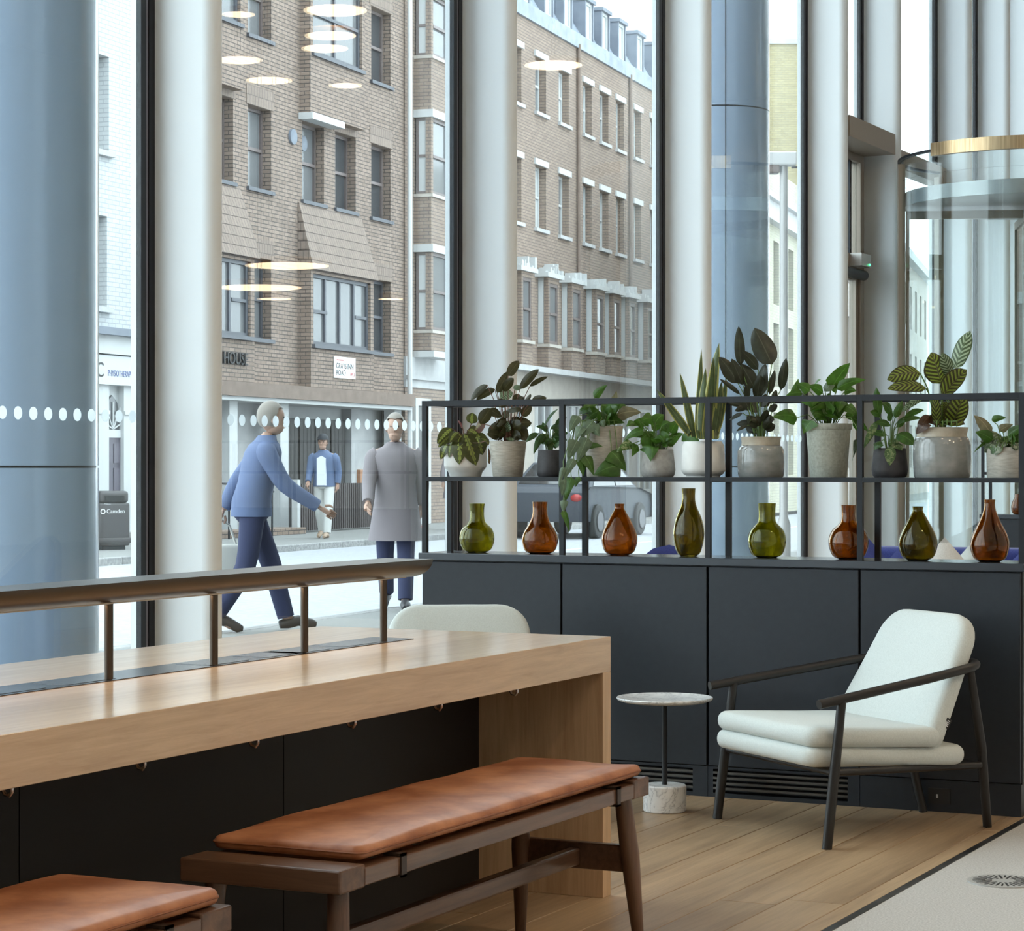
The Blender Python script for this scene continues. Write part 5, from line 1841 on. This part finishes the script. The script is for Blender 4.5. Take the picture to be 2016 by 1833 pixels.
LEAVES = {
    'maranta': [
        (-55,-7,193,-113,-3,132,38,0), (-37,-4,173,-110,2,117,30,0), (-72,4,132,-98,-49,69,28,0), (-22,-14,173,-22,25,47,58,0),
        (-4,-7,173,44,-33,44,61,0), (44,14,178,69,-10,87,53,0), (24,9,213,29,-10,256,40,0), (39,4,188,79,-41,218,48,1),
        (-52,4,148,-65,27,74,25,0), (82,1,122,97,15,49,20,1), (-27,5,178,-62,-49,138,35,0), (9,7,188,49,1,168,40,0),
        (-12,-6,198,-27,-52,223,20,1), (59,10,158,94,-10,127,35,0),
    ],
    'prayer': [
        (-83,6,366,-150,28,301,25,0), (-53,6,349,-127,33,305,24,0), (-43,-3,334,0,21,420,31,0), (1,-2,401,45,34,462,33,0),
        (-20,11,341,23,-46,390,31,0), (48,-10,349,123,-34,426,29,0), (87,13,360,158,-14,397,16,0), (97,4,307,155,-26,312,19,0),
        (-110,0,210,-67,-18,272,40,0), (-77,-4,266,-25,1,236,29,0), (-75,2,169,-38,31,221,24,0), (55,5,241,95,33,281,30,0),
        (35,10,211,95,39,214,39,0), (40,5,196,75,-40,142,42,0), (-33,10,316,20,37,336,38,1), (-23,11,256,5,-1,236,30,1),
        (-25,6,206,12,-35,186,35,1), (-5,9,171,25,-1,144,30,1), (62,-6,319,45,-49,304,21,0), (72,10,296,91,39,330,18,0),
        (-43,-12,196,-40,21,144,21,0), (-13,-3,306,-33,-41,276,35,0), (17,-6,301,62,18,311,35,0), (7,10,276,47,-51,256,40,0),
        (-18,3,236,-38,-51,196,30,0), (17,6,236,37,-24,191,40,0), (27,11,346,52,38,366,25,1), (-3,0,216,-13,40,156,35,0),
    ],
    'young': [
        (-29,-5,192,30,-48,267,12,0), (-32,3,172,-68,-52,88,22,0), (-49,-8,172,-99,-16,135,20,0), (-12,3,182,-59,-40,197,15,0),
        (-2,-13,187,62,27,207,22,0), (5,-5,159,65,36,144,36,0), (-12,11,167,-42,-19,130,26,0), (13,-1,197,47,-6,172,32,0),
        (8,4,142,18,2,110,26,0), (18,2,192,62,4,236,25,0), (23,12,167,67,-7,172,25,0), (-17,-2,177,-32,13,216,20,0),
        (-2,-7,152,-22,-26,122,25,0),
    ],
    'trailing': [
        (-37,13,311,13,-5,358,27,0), (-93,1,265,-47,-54,251,37,0), (-74,-2,265,-27,0,283,42,0), (-20,-13,256,-71,4,221,42,0),
        (15,4,251,62,-49,283,47,0), (54,4,243,145,-11,251,47,1), (5,5,221,81,-22,209,34,0), (35,6,270,89,15,280,27,0),
        (-39,-13,275,-88,-49,265,34,0), (-10,5,280,30,37,265,39,0), (-24,-7,236,10,-12,216,39,0), (39,3,295,49,-25,334,20,1),
        (-44,-80,216,-93,-83,150,55,2), (-101,-70,236,-137,-73,172,35,2), (-107,-110,140,-143,-115,66,47,2), (-66,-100,150,-105,-102,57,45,2),
        (-120,-150,69,-160,-151,-12,30,2), (-160,-155,39,-179,-156,-42,18,2), (-130,-160,-2,-152,-167,-91,35,0), (-155,-160,-10,-167,-161,-74,29,2),
        (-101,-150,0,-114,-157,-37,21,0), (-157,-160,-88,-162,-161,-137,26,2), (-162,-160,-128,-138,-166,-212,23,0), (-93,-95,74,-83,-97,3,35,0),
        (-76,-95,81,-42,-101,7,40,0), (54,-100,44,-42,-102,7,66,0), (25,-95,98,81,-98,25,61,0), (-15,-85,216,0,-88,192,25,2),
        (-64,-90,120,-7,-90,118,21,0), (-49,-85,197,-20,-93,157,39,2), (-88,-85,197,-113,-92,138,34,2),
    ],
    'pothos': [
        (-58,-8,179,-133,16,139,29,0), (-98,9,129,-160,8,96,34,1), (-79,1,123,-102,-28,79,34,0), (-20,-4,225,-71,-33,214,40,0),
        (-12,-12,211,22,1,241,40,0), (-26,-6,195,30,22,201,40,0), (-26,-13,153,-31,31,59,69,0), (36,5,126,100,33,169,34,0),
        (49,11,171,81,30,219,38,0), (94,2,161,158,-54,131,43,0), (-84,7,209,-124,-39,193,33,0), (-79,-6,225,-58,8,177,32,0),
        (20,1,163,38,-16,209,33,0), (-50,12,163,-92,3,155,30,0), (1,-4,163,22,-31,131,43,0), (-58,10,201,-42,-10,238,37,0),
        (-26,8,169,-68,-22,142,32,0), (12,-8,195,49,-4,211,32,0),
    ],
    'snake': [
        (-48,9,160,-181,-39,334,28,0), (-35,8,155,-86,33,399,26,0), (-24,9,147,-5,23,490,23,0), (-11,-14,144,10,5,416,35,0),
        (15,10,147,56,-50,509,50,0), (39,-6,144,68,-29,366,38,0), (44,1,149,88,-15,378,31,0), (-53,-1,168,-91,19,224,24,0),
        (5,-14,144,34,-50,456,37,0),
    ],
    'dark': [
        (-78,-10,421,-88,-43,568,32,0), (40,-12,426,-21,38,566,71,0), (-9,10,408,-77,-47,474,33,0), (-87,0,356,-160,-25,453,46,0),
        (-70,-5,350,-112,-22,447,33,0), (-23,4,335,-75,1,429,49,0), (-46,-4,301,-59,-37,350,32,0), (-5,-5,309,12,-43,426,44,0),
        (32,2,314,54,13,406,20,0), (75,-3,330,90,-47,448,29,0), (-80,-9,314,-157,-20,370,15,0), (-67,3,272,-122,19,280,17,0),
        (-70,-3,243,-118,21,216,14,0), (-52,3,196,-93,-14,174,11,0), (32,-4,249,61,-8,275,22,0), (-46,6,272,-99,-15,249,21,0),
        (-5,5,269,35,-11,298,23,0), (45,-7,293,58,-4,330,17,0), (-15,5,296,-5,-48,384,37,0), (-41,-2,254,-67,-15,296,31,0),
        (16,11,264,22,34,316,31,0), (-20,-4,243,-31,30,296,29,0),
    ],
    'lush': [
        (-116,8,222,-211,-30,224,49,0), (-67,-1,212,-99,-43,162,43,0), (-98,9,315,-157,8,305,26,0), (-126,11,305,-109,20,368,27,0),
        (-70,5,323,-120,15,349,33,0), (-21,2,315,-80,-45,339,33,0), (10,2,331,73,-55,425,54,0), (-13,-10,320,44,19,375,32,1),
        (31,-13,331,132,-46,362,32,0), (59,-11,320,109,29,323,27,0), (-41,-9,302,-67,-53,264,36,0), (-8,10,279,-73,-43,248,38,0),
        (18,10,271,85,9,265,33,0), (81,9,251,114,35,171,43,0), (88,2,222,150,21,173,37,0), (106,-13,142,88,18,62,23,1),
        (-41,0,271,-103,13,282,36,0), (21,-11,297,-10,16,266,41,0), (52,12,287,31,-49,240,36,0), (-10,-5,240,-52,-1,209,36,0),
        (-52,9,343,-31,-32,364,15,0), (62,-9,266,103,-31,230,41,0), (10,3,354,31,17,313,36,0),
    ],
    'spath': [
        (-40,-3,225,-53,-20,333,30,0), (-35,-3,225,-76,-22,242,22,0), (13,-2,225,-38,-47,274,32,0), (19,0,219,52,37,284,26,0),
        (24,-2,201,123,16,217,21,0), (52,-10,219,128,11,248,21,0), (-45,7,207,-95,9,107,24,1), (3,0,191,-59,-9,202,21,0),
        (-9,4,155,-74,30,161,21,0), (24,-10,158,86,-46,119,44,0), (1,7,138,35,32,99,37,1), (-7,0,115,-12,-13,43,35,1),
        (-32,6,133,-63,-37,99,26,0), (3,-7,207,-7,-36,242,25,0), (24,2,186,54,-25,207,20,0),
    ],
    'zebra': [
        (46,-7,397,105,11,537,53,1), (33,13,371,-5,-27,453,43,1), (-2,6,344,-43,-16,456,78,0), (-78,10,381,-200,1,357,57,0),
        (-60,-7,326,-205,-34,322,42,0), (0,-13,298,89,-9,393,63,0), (33,-3,185,71,-39,306,76,0), (-18,-4,185,-28,-24,303,30,0),
        (-43,8,227,-102,-41,158,31,2), (-38,14,185,-28,-9,238,30,2), (3,3,233,15,-11,278,32,0), (-55,9,303,-145,23,239,23,1),
        (13,2,185,33,-9,275,56,0), (-2,6,190,-13,26,265,40,1),
    ],
    'scindapsus': [
        (-66,-3,160,-124,15,226,44,2), (-59,13,208,-11,-11,215,21,0), (-61,-8,136,-127,-33,164,37,0), (-41,6,98,-101,9,132,47,1),
        (-26,13,116,-60,26,170,37,1), (-34,-7,169,7,-37,191,27,2), (-4,-7,153,52,-37,185,32,0), (-9,6,113,52,27,137,37,1),
        (-59,11,111,-69,-31,85,22,0), (-76,10,131,-134,-25,88,10,0), (16,-2,141,66,14,155,35,1), (26,-12,131,76,-46,180,35,0),
    ],
}

M_STEM = plain('green_stem', (0.10, 0.17, 0.035), 0.5)
M_STEMR = plain('reddish_stem', (0.14, 0.06, 0.035), 0.5)
M_POT_WHITE = noisy('white_stoneware', (0.70, 0.685, 0.65), (0.78, 0.765, 0.73), 14, 0.5, bmp=0.03)
M_POT_BEIGE = noisy('beige_cement', (0.36, 0.33, 0.28), (0.50, 0.465, 0.40), 30, 0.75, (1, 1, 5), bmp=0.15)
M_POT_DARK = noisy('charcoal_clay', (0.035, 0.032, 0.034), (0.060, 0.056, 0.058), 30, 0.65, bmp=0.1)
M_POT_GREY = noisy('grey_cement', (0.30, 0.285, 0.26), (0.42, 0.40, 0.37), 40, 0.75, bmp=0.12)
M_POT_GREEN = noisy('grey_green_stoneware', (0.29, 0.30, 0.25), (0.40, 0.405, 0.345), 90, 0.6, bmp=0.05)
M_GLAZE = noisy('grey_glaze', (0.21, 0.215, 0.205), (0.29, 0.29, 0.275), 16, 0.12, (1, 1, 2), bmp=0.02, coat=0.6)
M_RIM = noisy('cream_rim', (0.42, 0.365, 0.28), (0.54, 0.48, 0.385), 24, 0.35)

L_MARANTA = leaf_mat('maranta_leaf', (0.085, 0.095, 0.025), (0.18, 0.075, 0.05), 'midrib', (0.32, 0.38, 0.08), 7)
L_MARANTA2 = leaf_mat('maranta_red_leaf', (0.17, 0.085, 0.06), (0.2, 0.07, 0.07), 'midrib', (0.28, 0.26, 0.10), 7)
L_PRAYER = leaf_mat('brown_prayer_leaf', (0.048, 0.044, 0.016), (0.075, 0.032, 0.018), 'plain')
L_PRAYER2 = leaf_mat('pale_prayer_leaf', (0.09, 0.14, 0.07), (0.10, 0.05, 0.03), 'stripes', (0.26, 0.34, 0.22), 7)
L_GREEN = leaf_mat('fresh_green_leaf', (0.055, 0.13, 0.018), (0.08, 0.16, 0.035), 'plain')
L_GREEND = leaf_mat('deep_green_leaf', (0.035, 0.085, 0.018), (0.05, 0.10, 0.03), 'plain')
L_GREY = leaf_mat('grey_green_leaf', (0.12, 0.17, 0.10), (0.15, 0.19, 0.12), 'plain', trans=0.2)
L_BROWNISH = leaf_mat('pale_brown_leaf', (0.20, 0.18, 0.10), (0.22, 0.18, 0.12), 'plain')
L_POTHOS = leaf_mat('pothos_leaf', (0.065, 0.16, 0.018), (0.09, 0.19, 0.04), 'plain')
L_POTHOSV = leaf_mat('variegated_pothos_leaf', (0.09, 0.18, 0.04), (0.14, 0.22, 0.08), 'blotch', (0.36, 0.42, 0.20))
L_SNAKE = leaf_mat('snake_plant_leaf', (0.085, 0.12, 0.045), (0.085, 0.12, 0.045), 'edge', (0.40, 0.38, 0.10), trans=0.15)
L_DARK = leaf_mat('purple_dark_leaf', (0.030, 0.034, 0.018), (0.055, 0.034, 0.028), 'plain', trans=0.2)
L_ZEBRA = leaf_mat('zebra_leaf', (0.042, 0.038, 0.010), (0.085, 0.05, 0.018), 'stripes', (0.20, 0.25, 0.035), 8, trans=0.4)
L_ZEBRA2 = leaf_mat('pale_zebra_leaf', (0.055, 0.09, 0.035), (0.11, 0.08, 0.03), 'stripes', (0.33, 0.42, 0.27), 8, trans=0.25)
L_MAROON = leaf_mat('maroon_leaf', (0.075, 0.035, 0.018), (0.08, 0.03, 0.02), 'plain')
L_SPATHV = leaf_mat('speckled_leaf', (0.10, 0.17, 0.06), (0.14, 0.2, 0.09), 'blotch', (0.30, 0.36, 0.17))
L_SILVER = leaf_mat('silver_scindapsus_leaf', (0.10, 0.13, 0.075), (0.15, 0.15, 0.09), 'blotch', (0.30, 0.33, 0.22), trans=0.2)

POTS = {
    'bowl': ([(0.062, 0), (0.064, 0.004), (0.068, 0.018), (0.083, 0.036), (0.0855, 0.045), (0.0855, 0.108), (0.084, 0.114)], None),
    'bucket': ([(0.058, 0), (0.060, 0.004), (0.0735, 0.138), (0.0725, 0.141)], None),
    'tumbler_dark': ([(0.048, 0), (0.053, 0.006), (0.055, 0.025), (0.050, 0.104), (0.049, 0.106)], None),
    'tall': ([(0.064, 0), (0.066, 0.004), (0.075, 0.194), (0.074, 0.198)], None),
    'tumbler': ([(0.056, 0), (0.063, 0.008), (0.0665, 0.028), (0.0585, 0.103), (0.0575, 0.106)], None),
    'shouldered': ([(0.064, 0), (0.066, 0.006), (0.076, 0.012), (0.0845, 0.024), (0.0845, 0.032), (0.080, 0.120), (0.072, 0.134), (0.070, 0.136)], None),
    'jar': ([(0.082, 0), (0.086, 0.006), (0.089, 0.06), (0.088, 0.098), (0.081, 0.115), (0.0735, 0.120)], [(0.0735, 0.1205), (0.0725, 0.132), (0.0765, 0.150), (0.0775, 0.153)]),
    'tall_band': ([(0.066, 0), (0.068, 0.004), (0.0825, 0.176), (0.0865, 0.180), (0.088, 0.197), (0.087, 0.2)], None),
    'tumbler_black': ([(0.056, 0), (0.063, 0.008), (0.0665, 0.028), (0.0585, 0.105), (0.0575, 0.108)], None),
    'big_jar': ([(0.098, 0), (0.102, 0.008), (0.105, 0.07), (0.1045, 0.120), (0.097, 0.143), (0.091, 0.148)], [(0.091, 0.1485), (0.0895, 0.156), (0.0945, 0.179), (0.0955, 0.183)]),
    'drum': ([(0.076, 0), (0.078, 0.004), (0.080, 0.107), (0.079, 0.110)], None),
}
SHELF_Z = 0.8977 + 0.3026


def potted_plant(key, label, x, pot, pmat, leafs, shape, arch, stemmat=None, rim=None, y=8.335, stem_r=0.0018, filler=0, reach=80, fw_=34):
    t = thing('potted_plant', label, 'plant', (x, y, SHELF_Z), YAW, 'potted plants on the steel shelf')
    prof, rimp = POTS[pot]
    allp = prof + (rimp or [])
    R = max(r for r, h in allp)
    Ht = allp[-1][1]
    top = allp[-1]
    MB().lathe([(0.0008, 0.0)] + prof + ([] if rimp else [(top[0] - 0.006, top[1]), (top[0] - 0.007, top[1] - 0.022), (0.0008, top[1] - 0.022)]) + ([(prof[-1][0] - .01, prof[-1][1]), (0.0008, prof[-1][1] - .001)] if rimp else []), 44).obj('pot', pmat, t, smooth=True, auto=40)
    if rimp:
        MB().lathe([(rimp[0][0] - 0.012, rimp[0][1])] + rimp + [(top[0] - 0.006, top[1]), (rimp[0][0] - 0.0119, rimp[0][1] + 0.002)], 44).obj('pot_rim', rim, t, smooth=True, auto=60)
    MB().lathe([(0.0008, Ht - 0.0218), (top[0] - 0.016, Ht - 0.0218), (top[0] - 0.0165, Ht - 0.014), (0.0008, Ht - 0.010)], 28).obj('soil', M_SOIL, t, smooth=True)

    def push(q):
        if q.z < Ht + 0.012:
            rr = R + 0.006
            d = math.hypot(q.x, q.y)
            if d < rr:
                if q.y <= 0 or abs(q.x) < rr * .8:
                    q = Vector((q.x, -math.sqrt(max(0.0, rr * rr - min(q.x * q.x, rr * rr * .98))), q.z))
                else:
                    q = Vector((q.x * rr / d, q.y * rr / d, q.z))
        return q
    fr = random.Random(len(key) * 7 + filler)
    extra = []
    for _ in range(filler):
        a_, el_ = fr.uniform(0, 2 * math.pi), fr.uniform(0.1, 1.25)
        r0, ln = fr.uniform(10, 30), fr.uniform(0.5, 1.0) * reach
        bz = Ht * 1000 + fr.uniform(15, 0.55 * reach)
        bx, by = r0 * math.cos(a_), r0 * math.sin(a_)
        extra.append((bx, by, bz, bx + ln * 0.7 * math.cos(a_) * math.cos(el_), by + ln * .7 * math.sin(a_) * math.cos(el_), bz + ln * 0.6 * math.sin(el_) - 8, fr.uniform(0.8, 1.15) * fw_, 0))
    for i, (x0, y0, z0, x1, y1, z1, w, ty) in enumerate(LEAVES[key] + extra):
        b = Vector((x0, y0, z0)) / 1000
        e = Vector((x1, y1, z1)) / 1000
        mat = leafs[min(ty, len(leafs) - 1)]
        up = abs(z1 - z0) > 1.6 * abs(x1 - x0) and z1 > z0
        a = arch if not up else 0.0
        if z1 < z0 - 60:
            a = 0.12
        me = leaf_mesh(b, e, w * 1.24 / 1000, shape, a, hash((key, i)) % 1000 if False else (i * 37 + len(key) * 11) % 997, None, push)
        me.materials.append(mat)
        link('leaf', me, t)
        # petiole from the soil to the leaf base
        if shape != 'strap':
            s0 = Vector((max(-.03, min(.03, b.x * 0.25)), max(-.02, min(.02, b.y * .2)), Ht - 0.014))
            if b.z > Ht + 0.01:
                mid = s0.lerp(b, 0.55) + Vector((0, 0, 0.02 + 0.10 * (b - s0).length))
                pts = [s0, s0.lerp(mid, .5) + Vector((0, 0, .005)), mid, mid.lerp(b, .6), b]
            else:
                over = Vector((b.x * 0.7, -R * 0.8, Ht + 0.02))
                lo = push(Vector((b.x, -R - .012, b.z + 0.02)))
                pts = [s0, s0 + Vector((0, -.01, .035)), over, lo, push(b)]
            MB().tube(pts, stem_r, 6).obj('stem', stemmat or M_STEM, t, smooth=True)
    return t


potted_plant('maranta', 'prayer plant with lime veined leaves in a white bowl pot', -4.286, 'bowl', M_POT_WHITE, [L_MARANTA, L_MARANTA2], 'ovate', 0.22, M_STEMR)
potted_plant('prayer', 'bushy plant with brown upright leaves in a beige cement pot', -4.096, 'bucket', M_POT_BEIGE, [L_PRAYER, L_PRAYER2], 'ovate', 0.10, M_STEMR, filler=16, reach=110, fw_=36)
potted_plant('young', 'small green leafy plant in a charcoal pot behind a post', -3.908, 'tumbler_dark', M_POT_DARK, [L_GREEND], 'lance', 0.16, filler=6, reach=70, fw_=24)
potted_plant('trailing', 'trailing grey green vine hanging below the shelf from a tall pot', -3.680, 'tall', M_POT_BEIGE, [L_GREEN, L_BROWNISH, L_GREY], 'heart', 0.12, filler=14, reach=95, fw_=42)
potted_plant('pothos', 'small pothos with a hanging heart leaf in a grey pot', -3.451, 'tumbler', M_POT_GREY, [L_POTHOS, L_POTHOSV], 'heart', 0.18, filler=12, reach=80, fw_=36)
potted_plant('snake', 'snake plant with yellow edged sword leaves in a white pot', -3.265, 'shouldered', M_POT_WHITE, [L_SNAKE], 'strap', 0.0)
potted_plant('dark', 'tall plant with purple black leaves in a grey glazed jar', -3.032, 'jar', M_GLAZE, [L_DARK], 'ovate', 0.05, M_STEM, M_RIM, filler=16, reach=120, fw_=30)
potted_plant('lush', 'lush green pothos in a tall grey green pot', -2.766, 'tall_band', M_POT_GREEN, [L_POTHOS, L_GREY], 'heart', 0.16, filler=20, reach=110, fw_=40)
potted_plant('spath', 'young plant with slender green leaves in a black pot', -2.530, 'tumbler_black', M_POT_DARK, [L_GREEN, L_SPATHV], 'lance', 0.18)
potted_plant('zebra', 'large plant with zebra striped leaves in a big glazed jar', -2.334, 'big_jar', M_GLAZE, [L_ZEBRA, L_ZEBRA2, L_MAROON], 'ovate', 0.14, M_STEM, M_RIM, stem_r=0.0026)
potted_plant('scindapsus', 'silver speckled plant in a beige pot, rightmost on the shelf', -2.088, 'drum', M_POT_BEIGE, [L_GREEN, L_SILVER, L_BROWNISH], 'heart', 0.14, filler=6, reach=60, fw_=34)

# ================================================================== lounge corner behind the divider


def make_sofa(label, x0, x1, y0, y1, back=0.84):
    s = thing('sofa', label, 'sofa', (x0, y0, 0))
    w, d = x1 - x0, y1 - y0
    m = MB().box(0, w, 0, d, 0.12, 0.40)
    m.bevel(0.02, 3)
    m.obj('seat', M_BLUE, s, smooth=True)
    m = MB().box(0, w, d - 0.16, d + 0.04, 0.401, back)
    m.bevel(0.035, 4)
    m.obj('backrest', M_BLUE, s, smooth=True)
    for ax_ in (0.08, w - 0.08):
        for ay in (0.08, d - 0.08):
            MB().tube([(ax_, ay, 0.0), (ax_, ay, 0.12)], [0.014, 0.02], 10).obj('leg', M_GREYWOOD, s, smooth=True)
    return s


def scatter_cushion(label, x, y, z, size, rz, lean, mat):
    """square cushion standing on one corner line, puffed"""
    mb = MB()
    n = 10
    h = size / 2
    for side in (1, -1):
        grid = []
        for i in range(n + 1):
            row = []
            for j in range(n + 1):
                u, v = i / n * 2 - 1, j / n * 2 - 1
                pf = max(0.0, (1 - u * u) * (1 - v * v)) ** 0.55
                pin = 1 - 0.08 * (1 - abs(u)) * abs(v) - 0.08 * (1 - abs(v)) * abs(u)
                row.append(mb.bm.verts.new((u * h * pin, side * pf * size * 0.17, v * h * pin)))
            grid.append(row)
        for i in range(n):
            for j in range(n):
                mb.bm.faces.new((grid[i][j], grid[i + 1][j], grid[i + 1][j + 1], grid[i][j + 1]))
    bmesh.ops.remove_doubles(mb.bm, verts=mb.bm.verts, dist=1e-5)
    ang = math.radians(45)
    mb.xform(Matrix.Rotation(rz, 4, 'Z') @ Matrix.Rotation(lean, 4, 'X') @ Matrix.Rotation(ang, 4, 'Y'))
    o = mb.obj('scatter_cushion', mat, None, (x, y, z), smooth=True, auto=80)
    return tag(o, label, 'cushion', 'scatter cushions on the blue sofa')


make_sofa('long navy sofa behind the divider under the vases', -3.66, -1.6, 10.75, 11.45)
tc = thing('tub_chair', 'navy tub chair peeking out beside the tall olive vase', 'chair', (-4.36, 10.72, 0), YAW)
MB().lathe([(0.001, 0.10), (0.22, 0.10), (0.25, 0.14), (0.25, 0.38), (0.22, 0.42), (0.001, 0.43)], 32).obj('seat', M_BLUE, tc, smooth=True, auto=70)
bk = []
for k in range(13):
    a = math.pi * (0.5 - 0.55) + math.pi * 1.10 * k / 12
    hh = 0.50 + 0.345 * math.sin(math.pi * k / 12) ** 1.6
    bk.append([(math.cos(a) * r_, math.sin(a) * r_, z_) for r_, z_ in ((0.255, 0.16), (0.30, 0.16), (0.31, hh - 0.03), (0.285, hh), (0.262, hh - 0.03))])
MB().loops(bk).obj('backrest', M_BLUE, tc, smooth=True, auto=70)
for a in (45, 135, 225, 315):
    MB().tube([(0.17 * math.cos(math.radians(a)), 0.17 * math.sin(math.radians(a)), 0.10), (0.19 * math.cos(math.radians(a)), 0.19 * math.sin(math.radians(a)), 0.0)], 0.014, 8).obj('leg', M_GREYWOOD, tc, smooth=True)
SEATZ = 0.40
for lab, x, y, sz, tz, mt in (
        ('navy cushion tip right of the amber slim neck vase', -3.46, 10.98, 0.42, 0.915, M_BLUE),
        ('navy cushion behind the dark olive teardrop vase', -3.28, 11.12, 0.42, 0.90, M_BLUE),
        ('pale oatmeal cushion between the two rightmost vases', -3.05, 10.94, 0.42, 0.905, M_CREAM),
        ('pale grey cushion just left of the amber pear vase', -2.97, 11.17, 0.40, 0.885, M_FABRIC2),
        ('navy cushion at right frame edge behind the pear vase', -2.64, 11.20, 0.44, 0.955, M_BLUE),
        ('pale oatmeal cushion at the far right frame edge', -2.56, 10.88, 0.42, 0.90, M_CREAM)):
    sz = (tz - 0.412) / math.sqrt(2)
    hz = sz * 0.5 * math.sqrt(2)
    scatter_cushion(lab, x, y, tz - hz, sz, YAW * 0.6, math.radians(-8), mt)

# second divider further back
d2 = thing('cabinet', 'second charcoal divider cabinet far back at the right frame edge', 'cabinet', (-4.36, 16.6, 0), 0, 'charcoal cabinets further back')
MB().box(0, 2.4, 0.02, 0.26, 0.1, 0.868).obj('body', M_CAB, d2)
for k in range(4):
    MB().box(0.003 + 0.6 * k, 0.597 + 0.6 * k, 0.0, 0.0195, 0.118, 0.864).obj('door', M_CAB, d2)
MB().box(0.01, 2.39, 0.03, 0.25, 0, 0.1).obj('plinth', M_CAB, d2)
MB().box(-0.01, 2.41, -0.01, 0.27, 0.8685, 0.8975).obj('worktop', MATS['charcoal_worktop'], d2)
s2 = thing('shelf_frame', 'second black steel shelf frame far back at the right edge', 'shelf', (-4.36, 16.6, 0.8977))
for k in range(5):
    for yy in (0.0, 0.215):
        MB().box(0.6 * k, 0.6 * k + 0.02, yy, yy + 0.02, 0, 0.56).obj('post', M_DARK, s2)
for yy in (0.0, 0.215):
    for zz in (0.285, 0.54):
        MB().box(0.02, 2.4, yy, yy + 0.02, zz, zz + 0.02).obj('rail', M_DARK, s2)
vase('small amber glass vase far back on the second divider', -4.11, [(0.03, 0), (0.048, 0.012), (0.056, 0.05), (0.048, 0.09), (0.034, 0.12), (0.032, 0.146)], G_AMBER, 16.7, 0.8978, 1.0, 'blown glass vases further back')
